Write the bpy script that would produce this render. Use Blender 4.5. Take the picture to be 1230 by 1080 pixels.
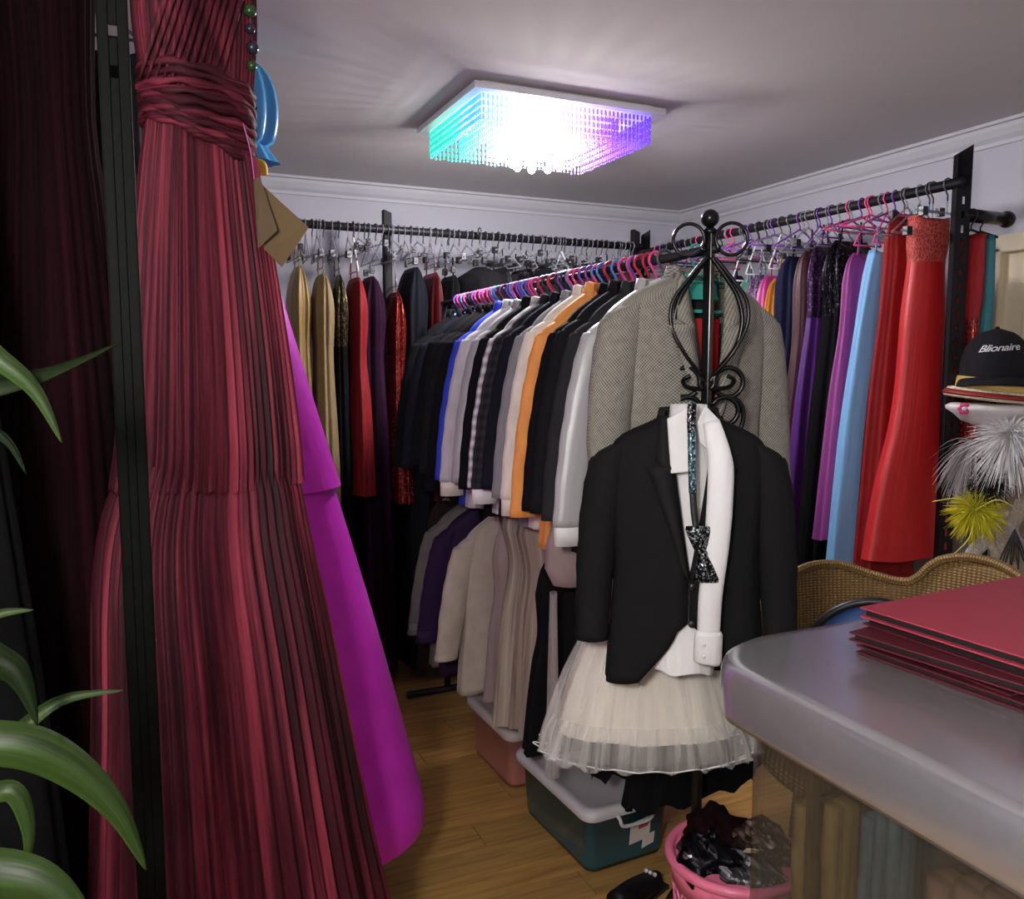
import bpy, math, random
from math import sin, cos, pi, radians as R, sqrt, atan2
from mathutils import Vector, Matrix
random.seed(7)
sc = bpy.context.scene
for o in list(bpy.data.objects): bpy.data.objects.remove(o, do_unlink=True)
COL = sc.collection

# ------------------------------------------------------------------ camera, world, exposure
cam_d = bpy.data.cameras.new('camera'); cam = bpy.data.objects.new('camera', cam_d); COL.objects.link(cam)
cam_d.sensor_fit = 'HORIZONTAL'; cam_d.sensor_width = 36; cam_d.lens = 36*1000/1230; cam_d.clip_start = .02
cam.location = (0, 0, 1.55)
cam.rotation_euler = (pi/2-math.atan(.1), 0, -R(24.3))
sc.camera = cam
w = bpy.data.worlds.new('world'); sc.world = w; w.use_nodes = True
w.node_tree.nodes['Background'].inputs[0].default_value = (.5, .5, .55, 1)
w.node_tree.nodes['Background'].inputs[1].default_value = .05
vs = sc.view_settings; vs.view_transform = 'Standard'; vs.look = 'None'; vs.gamma = 1; vs.use_curve_mapping = False
vs.exposure = 0.25
LAMP_CEIL = 58.0        # watts of the bulb cluster in the crystal ceiling lamp
LAMP_STAND = 165.0      # radiance of the globe floor lamp beside the photographer

# ------------------------------------------------------------------ materials
def newmat(name):
    m = bpy.data.materials.new(name); m.use_nodes = True
    nt = m.node_tree; b = nt.nodes['Principled BSDF']
    return m, nt, b
def node(nt, t, **kw):
    n = nt.nodes.new(t)
    for k, v in kw.items():
        if k in ('i',):
            for kk, vv in v.items(): n.inputs[kk].default_value = vv
        else: setattr(n, k, v)
    return n
def c4(c): return (c[0], c[1], c[2], 1)
def mixc(nt, fac, a, b, blend='MIX'):
    n = nt.nodes.new('ShaderNodeMix'); n.data_type = 'RGBA'; n.blend_type = blend
    for idx, val in ((0, fac), (6, a), (7, b)):
        if hasattr(val, 'node'): nt.links.new(val, n.inputs[idx])
        elif isinstance(val, (int, float)): n.inputs[idx].default_value = val
        else: n.inputs[idx].default_value = c4(val)
    return n.outputs[2]
def ramp(nt, src, stops):
    n = nt.nodes.new('ShaderNodeValToRGB'); e = n.color_ramp.elements
    while len(e) < len(stops): e.new(.5)
    for el, (p, c) in zip(e, stops): el.position = p; el.color = c4(c)
    nt.links.new(src, n.inputs[0]); return n.outputs[0]
def bump(nt, b, src, strength=.3, dist=.002):
    n = node(nt, 'ShaderNodeBump', i={'Strength': strength, 'Distance': dist}); nt.links.new(src, n.inputs['Height']); nt.links.new(n.outputs[0], b.inputs['Normal'])
def uvmap(nt, sx=1, sy=1, use='UV'):
    tc = nt.nodes.new('ShaderNodeTexCoord'); mp = nt.nodes.new('ShaderNodeMapping'); mp.inputs['Scale'].default_value = (sx, sy, 1 if use == 'UV' else sx)
    nt.links.new(tc.outputs[use], mp.inputs['Vector']); return mp.outputs[0]
def noise(nt, vec, scale=5, detail=3, rough=.5):
    n = node(nt, 'ShaderNodeTexNoise', i={'Scale': scale, 'Detail': detail, 'Roughness': rough}); nt.links.new(vec, n.inputs['Vector']); return n.outputs['Fac']
_mc = {}
def plain(name, col, rough=.5, metal=0, spec=.5, coat=0):
    if name in _mc: return _mc[name]
    m, nt, b = newmat(name)
    v = uvmap(nt, 1, 1, 'Object'); f = noise(nt, v, 9, 3)
    nt.links.new(mixc(nt, f, [c*.88 for c in col], [min(1, c*1.1) for c in col]), b.inputs['Base Color'])
    b.inputs['Roughness'].default_value = rough; b.inputs['Metallic'].default_value = metal
    b.inputs['Specular IOR Level'].default_value = spec; b.inputs['Coat Weight'].default_value = coat
    _mc[name] = m; return m
def fab(name, col, rough=.85, sheen=.25, kind='plain', col2=None, scale=1.0):
    if name in _mc: return _mc[name]
    m, nt, b = newmat(name)
    col2 = col2 or [min(1, c*1.35) for c in col]
    b.inputs['Roughness'].default_value = rough
    dark = max(col) < .035; b.inputs['Specular IOR Level'].default_value = .1 if dark else .3
    b.inputs['Sheen Weight'].default_value = sheen; b.inputs['Sheen Roughness'].default_value = .4
    b.inputs['Sheen Tint'].default_value = c4([min(1, c*2.2+.004) for c in col])
    if kind == 'plain':
        v = uvmap(nt, 1, 1); f = noise(nt, v, 14, 4)
        nt.links.new(mixc(nt, f, [c*.8 for c in col], col2), b.inputs['Base Color'])
        v2 = uvmap(nt, 30, 4); bump(nt, b, noise(nt, v2, 2, 2), .35, .004)
    elif kind == 'satin':
        v = uvmap(nt, 9, .8); f = noise(nt, v, 1.5, 2)
        nt.links.new(mixc(nt, f, [c*.8 for c in col], col2), b.inputs['Base Color'])
        bump(nt, b, f, .5, .012); b.inputs['Specular IOR Level'].default_value = .2 if dark else .6
    elif kind == 'streak':
        v = uvmap(nt, 70*scale, .9); f = noise(nt, v, 1.0, 4, .65)
        v2 = uvmap(nt, 9*scale, .5); f2 = noise(nt, v2, 1.0, 2)
        mu = node(nt, 'ShaderNodeMath', operation='ADD'); nt.links.new(f, mu.inputs[0]); nt.links.new(f2, mu.inputs[1])
        mm = node(nt, 'ShaderNodeMath', operation='MULTIPLY'); nt.links.new(mu.outputs[0], mm.inputs[0]); mm.inputs[1].default_value = .5
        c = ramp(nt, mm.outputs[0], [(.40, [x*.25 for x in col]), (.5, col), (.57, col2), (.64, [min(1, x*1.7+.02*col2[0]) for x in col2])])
        nt.links.new(c, b.inputs['Base Color']); bump(nt, b, f, .5, .004)
    elif kind == 'sequin':
        v = uvmap(nt, 1, 1); vo = node(nt, 'ShaderNodeTexVoronoi', i={'Scale': 150*scale}); nt.links.new(v, vo.inputs['Vector'])
        sep = nt.nodes.new('ShaderNodeSeparateColor'); nt.links.new(vo.outputs['Color'], sep.inputs[0])
        c = ramp(nt, sep.outputs[0], [(0, [x*.35 for x in col]), (.6, col), (.9, col2), (1, [min(1, x*1.5+.15) for x in col2])])
        nt.links.new(c, b.inputs['Base Color']); b.inputs['Metallic'].default_value = .5; b.inputs['Roughness'].default_value = .32
        bump(nt, b, sep.outputs[1], .9, .004)
    elif kind == 'hound':
        v = uvmap(nt, 1, 1); ch = node(nt, 'ShaderNodeTexChecker', i={'Scale': 190*scale, 'Color1': c4(col), 'Color2': c4(col2)}); nt.links.new(v, ch.inputs['Vector'])
        f = noise(nt, v, 60, 2); nt.links.new(mixc(nt, .45, ch.outputs[0], mixc(nt, f, col, col2)), b.inputs['Base Color'])
        bump(nt, b, ch.outputs[1], .25, .001)
    elif kind == 'plaid':
        v = uvmap(nt, 1, 1)
        w1 = node(nt, 'ShaderNodeTexWave', bands_direction='X', i={'Scale': 9*scale, 'Distortion': 0}); nt.links.new(v, w1.inputs[0])
        w2 = node(nt, 'ShaderNodeTexWave', bands_direction='Y', i={'Scale': 9*scale, 'Distortion': 0}); nt.links.new(v, w2.inputs[0])
        a = mixc(nt, w1.outputs[1], col, col2); bb = mixc(nt, w2.outputs[1], col, col2)
        nt.links.new(mixc(nt, .5, a, bb), b.inputs['Base Color'])
    elif kind == 'lace':
        v = uvmap(nt, 1, 1); vo = node(nt, 'ShaderNodeTexVoronoi', feature='DISTANCE_TO_EDGE', i={'Scale': 55*scale}); nt.links.new(v, vo.inputs['Vector'])
        c = ramp(nt, vo.outputs[0], [(.03, col2), (.16, col)]); nt.links.new(c, b.inputs['Base Color']); bump(nt, b, vo.outputs[0], .6, .003)
    _mc[name] = m; return m
def sheer(name, col, alpha=.5, rough=.7):
    if name in _mc: return _mc[name]
    m, nt, b = newmat(name)
    v = uvmap(nt, 50, 1.5); f = noise(nt, v, 1.2, 3)
    nt.links.new(mixc(nt, f, [c*.85 for c in col], [min(1, c*1.1) for c in col]), b.inputs['Base Color'])
    b.inputs['Roughness'].default_value = rough; b.inputs['Sheen Weight'].default_value = .3
    a = node(nt, 'ShaderNodeMapRange', i={'From Min': .3, 'From Max': .7, 'To Min': alpha-.15, 'To Max': min(1, alpha+.15)}); nt.links.new(f, a.inputs[0])
    nt.links.new(a.outputs[0], b.inputs['Alpha']); _mc[name] = m; return m
def clear(name, col=(.9, .92, .95), rough=.15, trans=.85):
    if name in _mc: return _mc[name]
    m, nt, b = newmat(name)
    f = noise(nt, uvmap(nt, 1, 1, 'Object'), 30, 2)
    nt.links.new(mixc(nt, f, [c*.9 for c in col], col), b.inputs['Base Color'])
    b.inputs['Roughness'].default_value = rough; b.inputs['Alpha'].default_value = 1-trans*.75
    b.inputs['Specular IOR Level'].default_value = .8
    _mc[name] = m; return m
def emit(name, col, s):
    m, nt, b = newmat(name); b.inputs['Base Color'].default_value = c4(col)
    b.inputs['Emission Color'].default_value = c4(col); b.inputs['Emission Strength'].default_value = s
    return m

# ------------------------------------------------------------------ mesh helpers
class MB:
    def __init__(s): s.v = []; s.f = []; s.uv = []
    def add(s, pts, faces, uvs=None):
        k = len(s.v); s.v += [tuple(p) for p in pts]
        s.uv += uvs if uvs else [(p[0], p[2]) for p in pts]
        s.f += [tuple(i+k for i in f) for f in faces]
    def box(s, c, size, rz=0, rot=None):
        hx, hy, hz = size[0]/2, size[1]/2, size[2]/2
        P = [Vector((a*hx, b*hy, d*hz)) for a in (-1, 1) for b in (-1, 1) for d in (-1, 1)]
        M = rot if rot else Matrix.Rotation(rz, 3, 'Z')
        s.add([M@p+Vector(c) for p in P], [(0, 1, 3, 2), (4, 6, 7, 5), (0, 4, 5, 1), (2, 3, 7, 6), (0, 2, 6, 4), (1, 5, 7, 3)]); return s
    def loft(s, rings, closed=True, cap0=False, cap1=False, uvs=None):
        n = len(rings[0]); m = len(rings); pts = [p for r in rings for p in r]
        fs = []; nn = n if closed else n-1
        for i in range(m-1):
            for j in range(nn): a = i*n+j; b = i*n+(j+1) % n; fs.append((a, b, b+n, a+n))
        if cap0: fs.append(tuple(range(n))[::-1])
        if cap1: fs.append(tuple(range((m-1)*n, m*n)))
        u = [q for r in uvs for q in r] if uvs else None
        s.add(pts, fs, u); return s
    def tube(s, path, r, n=8, cap=True, flat=1.0):
        path = [Vector(p) for p in path]; rings = []; uvs = []; up = None; L = 0
        for i, p in enumerate(path):
            t = (path[min(i+1, len(path)-1)]-path[max(i-1, 0)])
            if t.length < 1e-9: t = Vector((0, 0, 1))
            t.normalize()
            if up is None: up = Vector((0, 1, 0)) if abs(t.y) < .9 else Vector((1, 0, 0))
            x = t.cross(up)
            if x.length < 1e-6: x = t.cross(Vector((1, 0, 0)))
            x.normalize(); up = x.cross(t).normalized()
            rr = r[i] if isinstance(r, (list, tuple)) else r
            if i: L += (p-path[i-1]).length
            rings.append([p+x*(cos(2*pi*k/n)*rr)+up*(sin(2*pi*k/n)*rr*flat) for k in range(n)]); uvs.append([(k/n*rr*6, L) for k in range(n)])
        s.loft(rings, True, cap, cap, uvs); return s
    def lathe(s, prof, n=24, c=(0, 0, 0)):
        s.loft([[(c[0]+r*cos(2*pi*k/n), c[1]+r*sin(2*pi*k/n), c[2]+z) for k in range(n)] for r, z in prof], True, prof[0][0] > 1e-4, prof[-1][0] > 1e-4); return s
    def sphere(s, c, r, n=12, sz=1):
        s.lathe([(max(1e-5, r*sin(pi*i/(n//2+2))), -r*sz*cos(pi*i/(n//2+2))) for i in range(n//2+3)], n, c); return s
    def mesh(s, name, smooth=True):
        me = bpy.data.meshes.new(name); me.from_pydata(s.v, [], s.f); me.update()
        ul = me.uv_layers.new(name='UVMap'); ul.data.foreach_set('uv', [q for l in me.loops for q in s.uv[l.vertex_index]])
        if smooth: me.polygons.foreach_set('use_smooth', [True]*len(me.polygons))
        return me
    def build(s, name, mat, parent=None, smooth=True, kind=None, label=None):
        return put(name, s.mesh(name, smooth), mat, parent, kind, label)
def put(name, me, mat, parent=None, kind=None, label=None):
    o = bpy.data.objects.new(name, me); COL.objects.link(o)
    if not me.materials: me.materials.append(mat)
    if me.materials[0] != mat:
        o.material_slots[0].link = 'OBJECT'; o.material_slots[0].material = mat
    if parent: o.parent = parent
    if kind: o['kind'] = kind
    if label: o['label'] = label
    return o
def thing(name, label, cat, loc=(0, 0, 0), rz=0, group=None):
    o = bpy.data.objects.new(name, None); COL.objects.link(o); o.location = loc; o.rotation_euler = (0, 0, rz)
    o.empty_display_size = .05; tag(o, label, cat, group); return o
def tag(o, label, cat, group=None):
    o['label'] = label; o['category'] = cat
    if group: o['group'] = group
    return o
def bevel(o, w=.004, seg=2):
    m = o.modifiers.new('bevel', 'BEVEL'); m.width = w; m.segments = seg; m.limit_method = 'ANGLE'; m.angle_limit = R(40)
    return o
def solid(o, t=.004, off=0):
    m = o.modifiers.new('solid', 'SOLIDIFY'); m.thickness = t; m.offset = off; return o
def lerp(a, b, t): return a+(b-a)*t
def interp(tab, z):
    # tab: rows of (key, v1, v2, ...), keys monotonic; smooth interpolation
    desc = tab[0][0] > tab[-1][0]; T = tab[::-1] if desc else tab
    if z <= T[0][0]: return T[0][1:]
    if z >= T[-1][0]: return T[-1][1:]
    for i in range(len(T)-1):
        if T[i][0] <= z <= T[i+1][0]:
            t = (z-T[i][0])/(T[i+1][0]-T[i][0]); p0 = T[max(i-1, 0)]; p1 = T[i]; p2 = T[i+1]; p3 = T[min(i+2, len(T)-1)]
            out = []
            for k in range(1, len(p1)):
                h = p2[0]-p1[0]
                m1 = (p2[k]-p0[k])/(p2[0]-p0[0])*h if p2[0] != p0[0] else 0
                m2 = (p3[k]-p1[k])/(p3[0]-p1[0])*h if p3[0] != p1[0] else 0
                out.append((2*t**3-3*t*t+1)*p1[k]+(t**3-2*t*t+t)*m1+(-2*t**3+3*t*t)*p2[k]+(t**3-t*t)*m2)
            return out
def spline(pts, n=8):
    P = [Vector(p) for p in pts]; out = []
    for i in range(len(P)-1):
        a, b, c, d = P[max(i-1, 0)], P[i], P[i+1], P[min(i+2, len(P)-1)]
        for k in range(n):
            t = k/n; out.append(.5*((2*b)+(c-a)*t+(2*a-5*b+4*c-d)*t*t+(3*b-a-3*c+d)*t**3))
    out.append(P[-1]); return out

# ------------------------------------------------------------------ the room
XR, XL, YB, YF, H = 3.22, -.62, 4.5, -2.2, 2.52
def wallmat(name, c, rough=.9):
    m, nt, b = newmat(name); v = uvmap(nt, 1, 1, 'Object'); f = noise(nt, v, 3, 5); g = noise(nt, v, 160, 2)
    nt.links.new(mixc(nt, f, [x*.96 for x in c], c), b.inputs['Base Color']); b.inputs['Roughness'].default_value = rough; bump(nt, b, g, .08, .002); return m
M_wall = wallmat('lavender_grey_paint', (.49, .49, .56)); M_ceil = wallmat('ceiling_paint', (.60, .575, .575)); M_trim = wallmat('cornice_paint', (.55, .55, .60), .7)
def struct(name, c, size, mat):
    o = MB().box((0, 0, 0), size).build(name, mat, None, False, 'structure'); o.location = c; return o
cx, cy = (XR+XL)/2, (YB+YF)/2; sx, sy = XR-XL, YB-YF
struct('ceiling', (cx, cy, H+.05), (sx+.4, sy+.4, .1), M_ceil)
struct('wall_back', (cx, YB+.05, H/2), (sx+.4, .1, H), M_wall)
struct('wall_right', (XR+.05, cy, H/2), (.1, sy, H), M_wall)
struct('wall_left', (XL-.05, cy, H/2), (.1, sy, H), M_wall)
struct('wall_front', (cx, YF-.05, H/2), (sx+.4, .1, H), M_wall)
# coved cornices with stepped profile
def cornice(name, p0, p1, n):
    prof = [(0, -.085), (.012, -.085), (.014, -.07), (.03, -.055), (.045, -.03), (.05, -.014), (.066, -.012), (.068, 0)]
    mb = MB(); rings = []
    for p in (p0, p1): rings.append([(p[0]+n[0]*a, p[1]+n[1]*a, H+z) for a, z in prof]+[(p[0], p[1], H)])
    mb.loft(rings, True, True, True); return mb.build(name, M_trim, None, False, 'structure')
cornice('trim_1', (XL, YB), (XR, YB), (0, -1)); cornice('trim_2', (XR, YB), (XR, YF), (-1, 0))
# wood floor: slab with separate laminate planks
def woodmat():
    m, nt, b = newmat('oak_laminate'); v = uvmap(nt, 2.2, 26, 'Object')
    oi = nt.nodes.new('ShaderNodeObjectInfo'); ad = node(nt, 'ShaderNodeVectorMath', operation='ADD'); nt.links.new(v, ad.inputs[0])
    cm = nt.nodes.new('ShaderNodeCombineXYZ'); mu = node(nt, 'ShaderNodeMath', operation='MULTIPLY'); mu.inputs[1].default_value = 40; nt.links.new(oi.outputs['Random'], mu.inputs[0]); nt.links.new(mu.outputs[0], cm.inputs[0]); nt.links.new(mu.outputs[0], cm.inputs[1]); nt.links.new(cm.outputs[0], ad.inputs[1])
    f = noise(nt, ad.outputs[0], 1.6, 6, .6)
    c = ramp(nt, f, [(.3, (.30, .165, .045)), (.5, (.48, .28, .085)), (.7, (.60, .37, .12))])
    c2 = mixc(nt, oi.outputs['Random'], (.80, .80, .80), (1.1, 1.05, 1.0)); nt.links.new(mixc(nt, 1.0, c, c2, 'MULTIPLY'), b.inputs['Base Color'])
    b.inputs['Roughness'].default_value = .38; return m
M_wood = woodmat()
fl = struct('floor', (cx, cy, -.06), (sx+.4, sy+.4, .1), plain('subfloor', (.12, .07, .03), .8))
pl = MB().box((0, 0, 0), (1.196, .1215, .01)).mesh('plank', False)
row = 0; y = .35
while y < YB:
    x = XL - [0, .42, .8, .2, .6][row % 5]
    while x < XR:
        cxp = x+.6
        if cxp-.598 < XL: pass
        o = put('plank', pl, M_wood, fl); o.location = (cxp-fl.location.x, y-fl.location.y, .055)
        x += 1.2
    y += .1225; row += 1
# door in the right-hand wall
M_door = plain('cream_gloss_paint', (.76, .66, .48), .45)
dr = bpy.data.objects.new('door_1', None); COL.objects.link(dr); dr['kind'] = 'structure'; dr.location = (XR, 1.85, 0)
mb = MB(); mb.box((-.03, .46, 1.01), (.06, .07, 2.02)); mb.box((-.03, -.46, 1.01), (.06, .07, 2.02)); mb.box((-.03, 0, 2.035), (.06, .99, .07))
bevel(mb.build('door_frame', M_door, dr, False), .006)
mb = MB(); mb.box((-.012, 0, 1.0), (.024, .85, 2.0)); bevel(mb.build('door_leaf', M_door, dr, False), .003)
for zc, hh in ((1.47, .86), (.5, .72)):
    for yc in (-.2, .2):
        mb = MB(); mb.box((-.03, yc, zc), (.012, .28, hh)); bevel(mb.build('panel', M_door, dr, False), .008, 3)
        for (yy, zz, a, b_) in ((yc, zc+hh/2+.012, .33, .018), (yc, zc-hh/2-.012, .33, .018)):
            pass

# ------------------------------------------------------------------ metal racks
M_black = plain('black_powdercoat', (.010, .010, .012), .45, 0, .3)
M_black2 = plain('black_gloss_iron', (.012, .012, .013), .22, .5)
M_blackr = plain('black_rough_steel', (.010, .010, .012), .6, 0, .2)
def slotted(height, w=.045, d=.03, pitch=.05, slot=.026, t=.0025):
    # U-channel upright whose front web is pierced by a row of slots; web faces -y
    mb = MB()
    mb.box((-w/2+t/2, 0, height/2), (t, d, height)); mb.box((w/2-t/2, 0, height/2), (t, d, height))
    for sx_ in (-1, 1): mb.box((sx_*(w/4+.002), -d/2+t/2, height/2), (w/2-.005, t, height))
    z = 0
    while z < height:
        h = min(pitch-slot, height-z); mb.box((0, -d/2+t/2, z+h/2), (.0102, t, h)); z += pitch
    return mb
def rail_between(parent, a, b, r=.014, name='rail'):
    mb = MB(); mb.tube([Vector(a), Vector(b)], r, 12); return mb.build(name, M_black, parent)
RZ = 2.2
# back wall rack
rk = thing('wall_rack', 'black slotted wall rack carrying the gowns along the back wall', 'rack', (1.5, 3.95, 0))
rail_between(rk, (-1.7, 0, RZ), (1.06, 0, RZ), .019)
for px in (-1.65, -.36, 1.05):
    mb = MB(); mb.loft([[(a, b_, 0) for a, b_ in ((-.02, -.02), (.02, -.02), (.02, .02), (-.02, .02))], [(-.02, -.02, 2.30), (.02, -.02, 2.285), (.02, .02, 2.285), (-.02, .02, 2.30)]], True, True, True)
    o = bevel(mb.build('post', M_blackr, rk, False), .003); o.location = (px, .045, 0)
for px in (-1.65, -.36, 1.05):
    MB().box((px, .02, RZ), (.03, .06, .03)).build('bracket', M_black, rk, False)
# right wall rack with face-out arm
rr = thing('wall_rack', 'black slotted wall rack carrying bright gowns along the right wall', 'rack', (2.72, 3.1, 0))
rail_between(rr, (-.02, -1.0, RZ), (-.02, 1.06, RZ), .019)
for py in (-.98, 1.05):
    o = slotted(2.3, .05, .04).build('post', M_blackr, rr, False); o.location = (0, py, 0); o.rotation_euler = (0, 0, -.5)
    MB().loft([[(a, b_, 2.18) for a, b_ in ((-.025, -.02), (.025, -.02), (.025, .02), (-.025, .02))], [(-.025, -.02, 2.30), (.025, -.02, 2.33), (.025, .02, 2.33), (-.025, .02, 2.30)]], True, True, True).build('post_cap', M_blackr, o, False)
mb = MB(); mb.tube([(.0, -.985, 2.09), (.235, -.985, 2.09)], .024, 14); ao = mb.build('arm', M_black2, rr)
mb = MB(); mb.sphere((.24, -.985, 2.09), .031, 14); mb.build('end_cap', M_black2, ao)
# left rack (burgundy gown side)
lr = thing('wall_rack', 'black slotted upright and rail of the rack beside the burgundy gown', 'rack', (.05, 1.3, 0))
mb = MB()
for sx_ in (-1, 1): mb.box((sx_*.0178, 0, 1.25), (.0025, .034, 2.5)); mb.box((sx_*.0115, -.0158, 1.25), (.0125, .0025, 2.5))
for za, zb in ((0, 1.922), (1.937, 1.972), (1.987, 2.5)): mb.box((0, -.0158, (za+zb)/2), (.0106, .0025, zb-za))
o = mb.build('post', plain('black_matt_steel', (.0025, .003, .0025), .5, 0, .06), lr, False); o.location = (-.058, -.05, 0); o.rotation_euler = (0, 0, .02); bevel(o, .0012)
o = slotted(2.5, .042, .034, .05, .02).build('post', M_black2, lr, False); o.location = (-.058, 2.1, 0)
rail_between(lr, (.085, -.05, 2.44), (.085, 2.1, 2.44), .016); rail_between(lr, (-.25, -.05, 2.44), (-.25, 2.1, 2.44), .016)
for yy in (-.05, 2.1): MB().box((-.08, yy, 2.44), (.36, .025, .025)).build('cross_bar', M_black, lr, False)
# middle double rail
MX, MZ, LZ = 1.3, 1.835, 1.05
USED = set()
def between(prefix, p, items, tail, noun='gowns'):
    # label for a spare hanger from the garments it hangs between
    L = sorted(items); lo = [n for q, n in L if q <= p]; hi = [n for q, n in L if q > p]
    a = lo[-1] if lo else None; b = hi[0] if hi else None; one = noun[:-1]; opts = []
    if a and b: opts.append('%s between the %s and %s %s' % (prefix, a, b, noun))
    if a: opts += ['%s close beside the %s %s%s' % (prefix, a, one, tail)]
    if b: opts += ['%s just before the %s %s%s' % (prefix, b, one, tail)]
    for o in opts:
        if o not in USED and len(o.split()) <= 16: USED.add(o); return o
    return '%s crowded among the %s%s' % (prefix, noun, tail)
mr = thing('garment_rack', 'black double-rail garment rack holding suit jackets in mid room', 'rack', (MX, 2.65, 0))
rail_between(mr, (0, -.98, MZ), (0, 1.0, MZ), .012); rail_between(mr, (0, -.96, LZ), (0, 1.0, LZ), .012)
for py in (.98,):
    mb = MB(); mb.tube([(0, py, .03), (0, py, MZ)], .014, 12); mb.build('post', M_black, mr)
    mb = MB(); mb.tube([(-.2, py, .018), (.24, py, .018)], .016, 10); mb.build('foot', M_black, mr)

# ------------------------------------------------------------------ hangers
_hc = {}
def hanger_mesh(kind, drop, hw, rr_=.023):
    key = (kind, round(drop, 2), round(hw, 2), rr_)
    if key in _hc: return _hc[key]
    drop = key[1]; hw = key[2]
    hook = MB(); path = [(rr_*cos(a)*1.0, 0, rr_*sin(a)) for a in [R(200-220*k/10) for k in range(11)]]
    path = [(-x, 0, z) for x, y_, z in path[::-1]][::-1]
    path += [(-rr_*.5, 0, -rr_*.9), (0, 0, -rr_*1.6), (0, 0, -.055)] if path[-1][0] < 0 else [(rr_*.5, 0, -rr_*.9), (0, 0, -rr_*1.6), (0, 0, -.055)]
    hook.tube(path, .0032 if kind != 'velvet' else .0042, 6)
    bar = MB()
    if kind == 'clip':
        bar.tube([(0, 0, -.05), (0, 0, -drop)], .003, 6); bar.tube([(-hw, 0, -drop), (hw, 0, -drop)], .005, 6)
    else:
        r_ = .0045 if kind == 'velvet' else .004
        bar.tube(spline([(0, 0, -.05), (-hw*.35, 0, -.05-(drop-.05)*.35), (-hw, 0, -drop)], 4), r_, 6)
        bar.tube(spline([(0, 0, -.05), (hw*.35, 0, -.05-(drop-.05)*.35), (hw, 0, -drop)], 4), r_, 6)
        bar.tube([(-hw, 0, -drop), (hw, 0, -drop)], r_, 6)
    clip = None
    if kind == 'clip':
        clip = MB().box((0, 0, 0), (.026, .02, .03)).mesh('clip', False)
    _hc[key] = (hook.mesh('hook'), bar.mesh('shoulder_bar'), clip); return _hc[key]
M_hclear = clear('clear_hanger_plastic', (.30, .30, .35), .35, .75); M_steel = plain('steel_wire', (.12, .12, .13), .45, .6)
HC = {'pink': plain('pink_velvet', (.75, .08, .25), .6), 'purple': plain('purple_plastic', (.20, .06, .42), .45), 'blue': plain('blue_plastic', (.10, .25, .65), .4),
      'black': plain('black_plastic', (.012, .012, .014), .4), 'red': plain('red_plastic', (.5, .02, .04), .4), 'white': plain('white_plastic', (.75, .75, .75), .4), 'teal': plain('teal_plastic', (.05, .45, .36), .45), 'clear': M_hclear}
def hanger(label, x, y, z, rz, kind='tube', color='clear', drop=.16, hw=.15, group=None):
    t = thing('clothes_hanger', label, 'hanger', (x, y, z), rz, group)
    hk, br, cl = hanger_mesh(kind, drop, hw)
    put('hook', hk, M_steel if kind == 'clip' or color == 'white' else HC[color], t); put('shoulder_bar', br, HC[color], t)
    if cl:
        for s in (-1, 1): put('clip', cl, HC['black'], t).location = (s*round(hw, 2)*.8, 0, -round(drop, 2))
    return t

# ------------------------------------------------------------------ gown builder
def ring_pts(w_, d_, z, n, fold, cx_=0, cy_=0, p=.85, zf=None):
    out = []; uv = []
    for j in range(n+1):
        a = pi/2+2*pi*j/n
        m = 1+fold(a); ca, sa = cos(a), sin(a)
        X = cx_+w_*m*math.copysign(abs(ca)**p, ca); Y = cy_+d_*m*math.copysign(abs(sa)**p, sa)
        out.append((X, Y, z+(zf(a) if zf else 0))); uv.append((j/n*1.1, z))
    return out, uv
def skirt_mesh(prof, z0, z1, base, n=72, rows=30, folds=9, amp=.12, amp0=.03, sway=None, phase=0, pleat=False, hemwave=0, p=.85, neckdip=0, closetop=False, flip=None):
    mb = MB(); rings = []; uvs = []
    rnd = random.Random(int(phase*1000)+5); k2 = folds*2-1; ph2 = rnd.random()*6; ph3 = rnd.random()*6
    for i in range(rows+1):
        t = i/rows; z = lerp(z0, z1, t); w_, d_ = interp(prof, z)[:2]
        am = lerp(amp0, amp, t**.8)
        def fold(a):
            if pleat:
                s = a*folds/(2*pi)+phase; tri = abs((s % 1)*2-1)*2-1
                return am*(.6*tri+.5*sin(a*5+ph2)+.35*sin(a*11+ph3))
            return am*(.55*sin(folds*a+phase*6)+.3*sin(k2*a+ph2)+.25*sin(3*a+ph3))
        cxs, cys = sway(z) if sway else (0, 0)
        zf = None
        if i == 0 and neckdip: zf = lambda a: -neckdip*max(0, -sin(a))**3
        elif hemwave and i >= rows-1: zf = lambda a: hemwave*sin(folds*a+phase*6)
        r, u = ring_pts(w_, d_, z-base, n, fold, cxs, cys, p, zf); rings.append(r); uvs.append(u)
    if closetop:
        r0 = rings[0]; c0 = Vector(r0[0]); cc = sum((Vector(q) for q in r0), Vector())/len(r0)
        rings.insert(0, [tuple(cc.lerp(Vector(q), .6)-Vector((0, 0, .02))) for q in r0]); uvs.insert(0, uvs[0])
    mb.loft(rings, False, False, False, uvs); return mb
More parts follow.
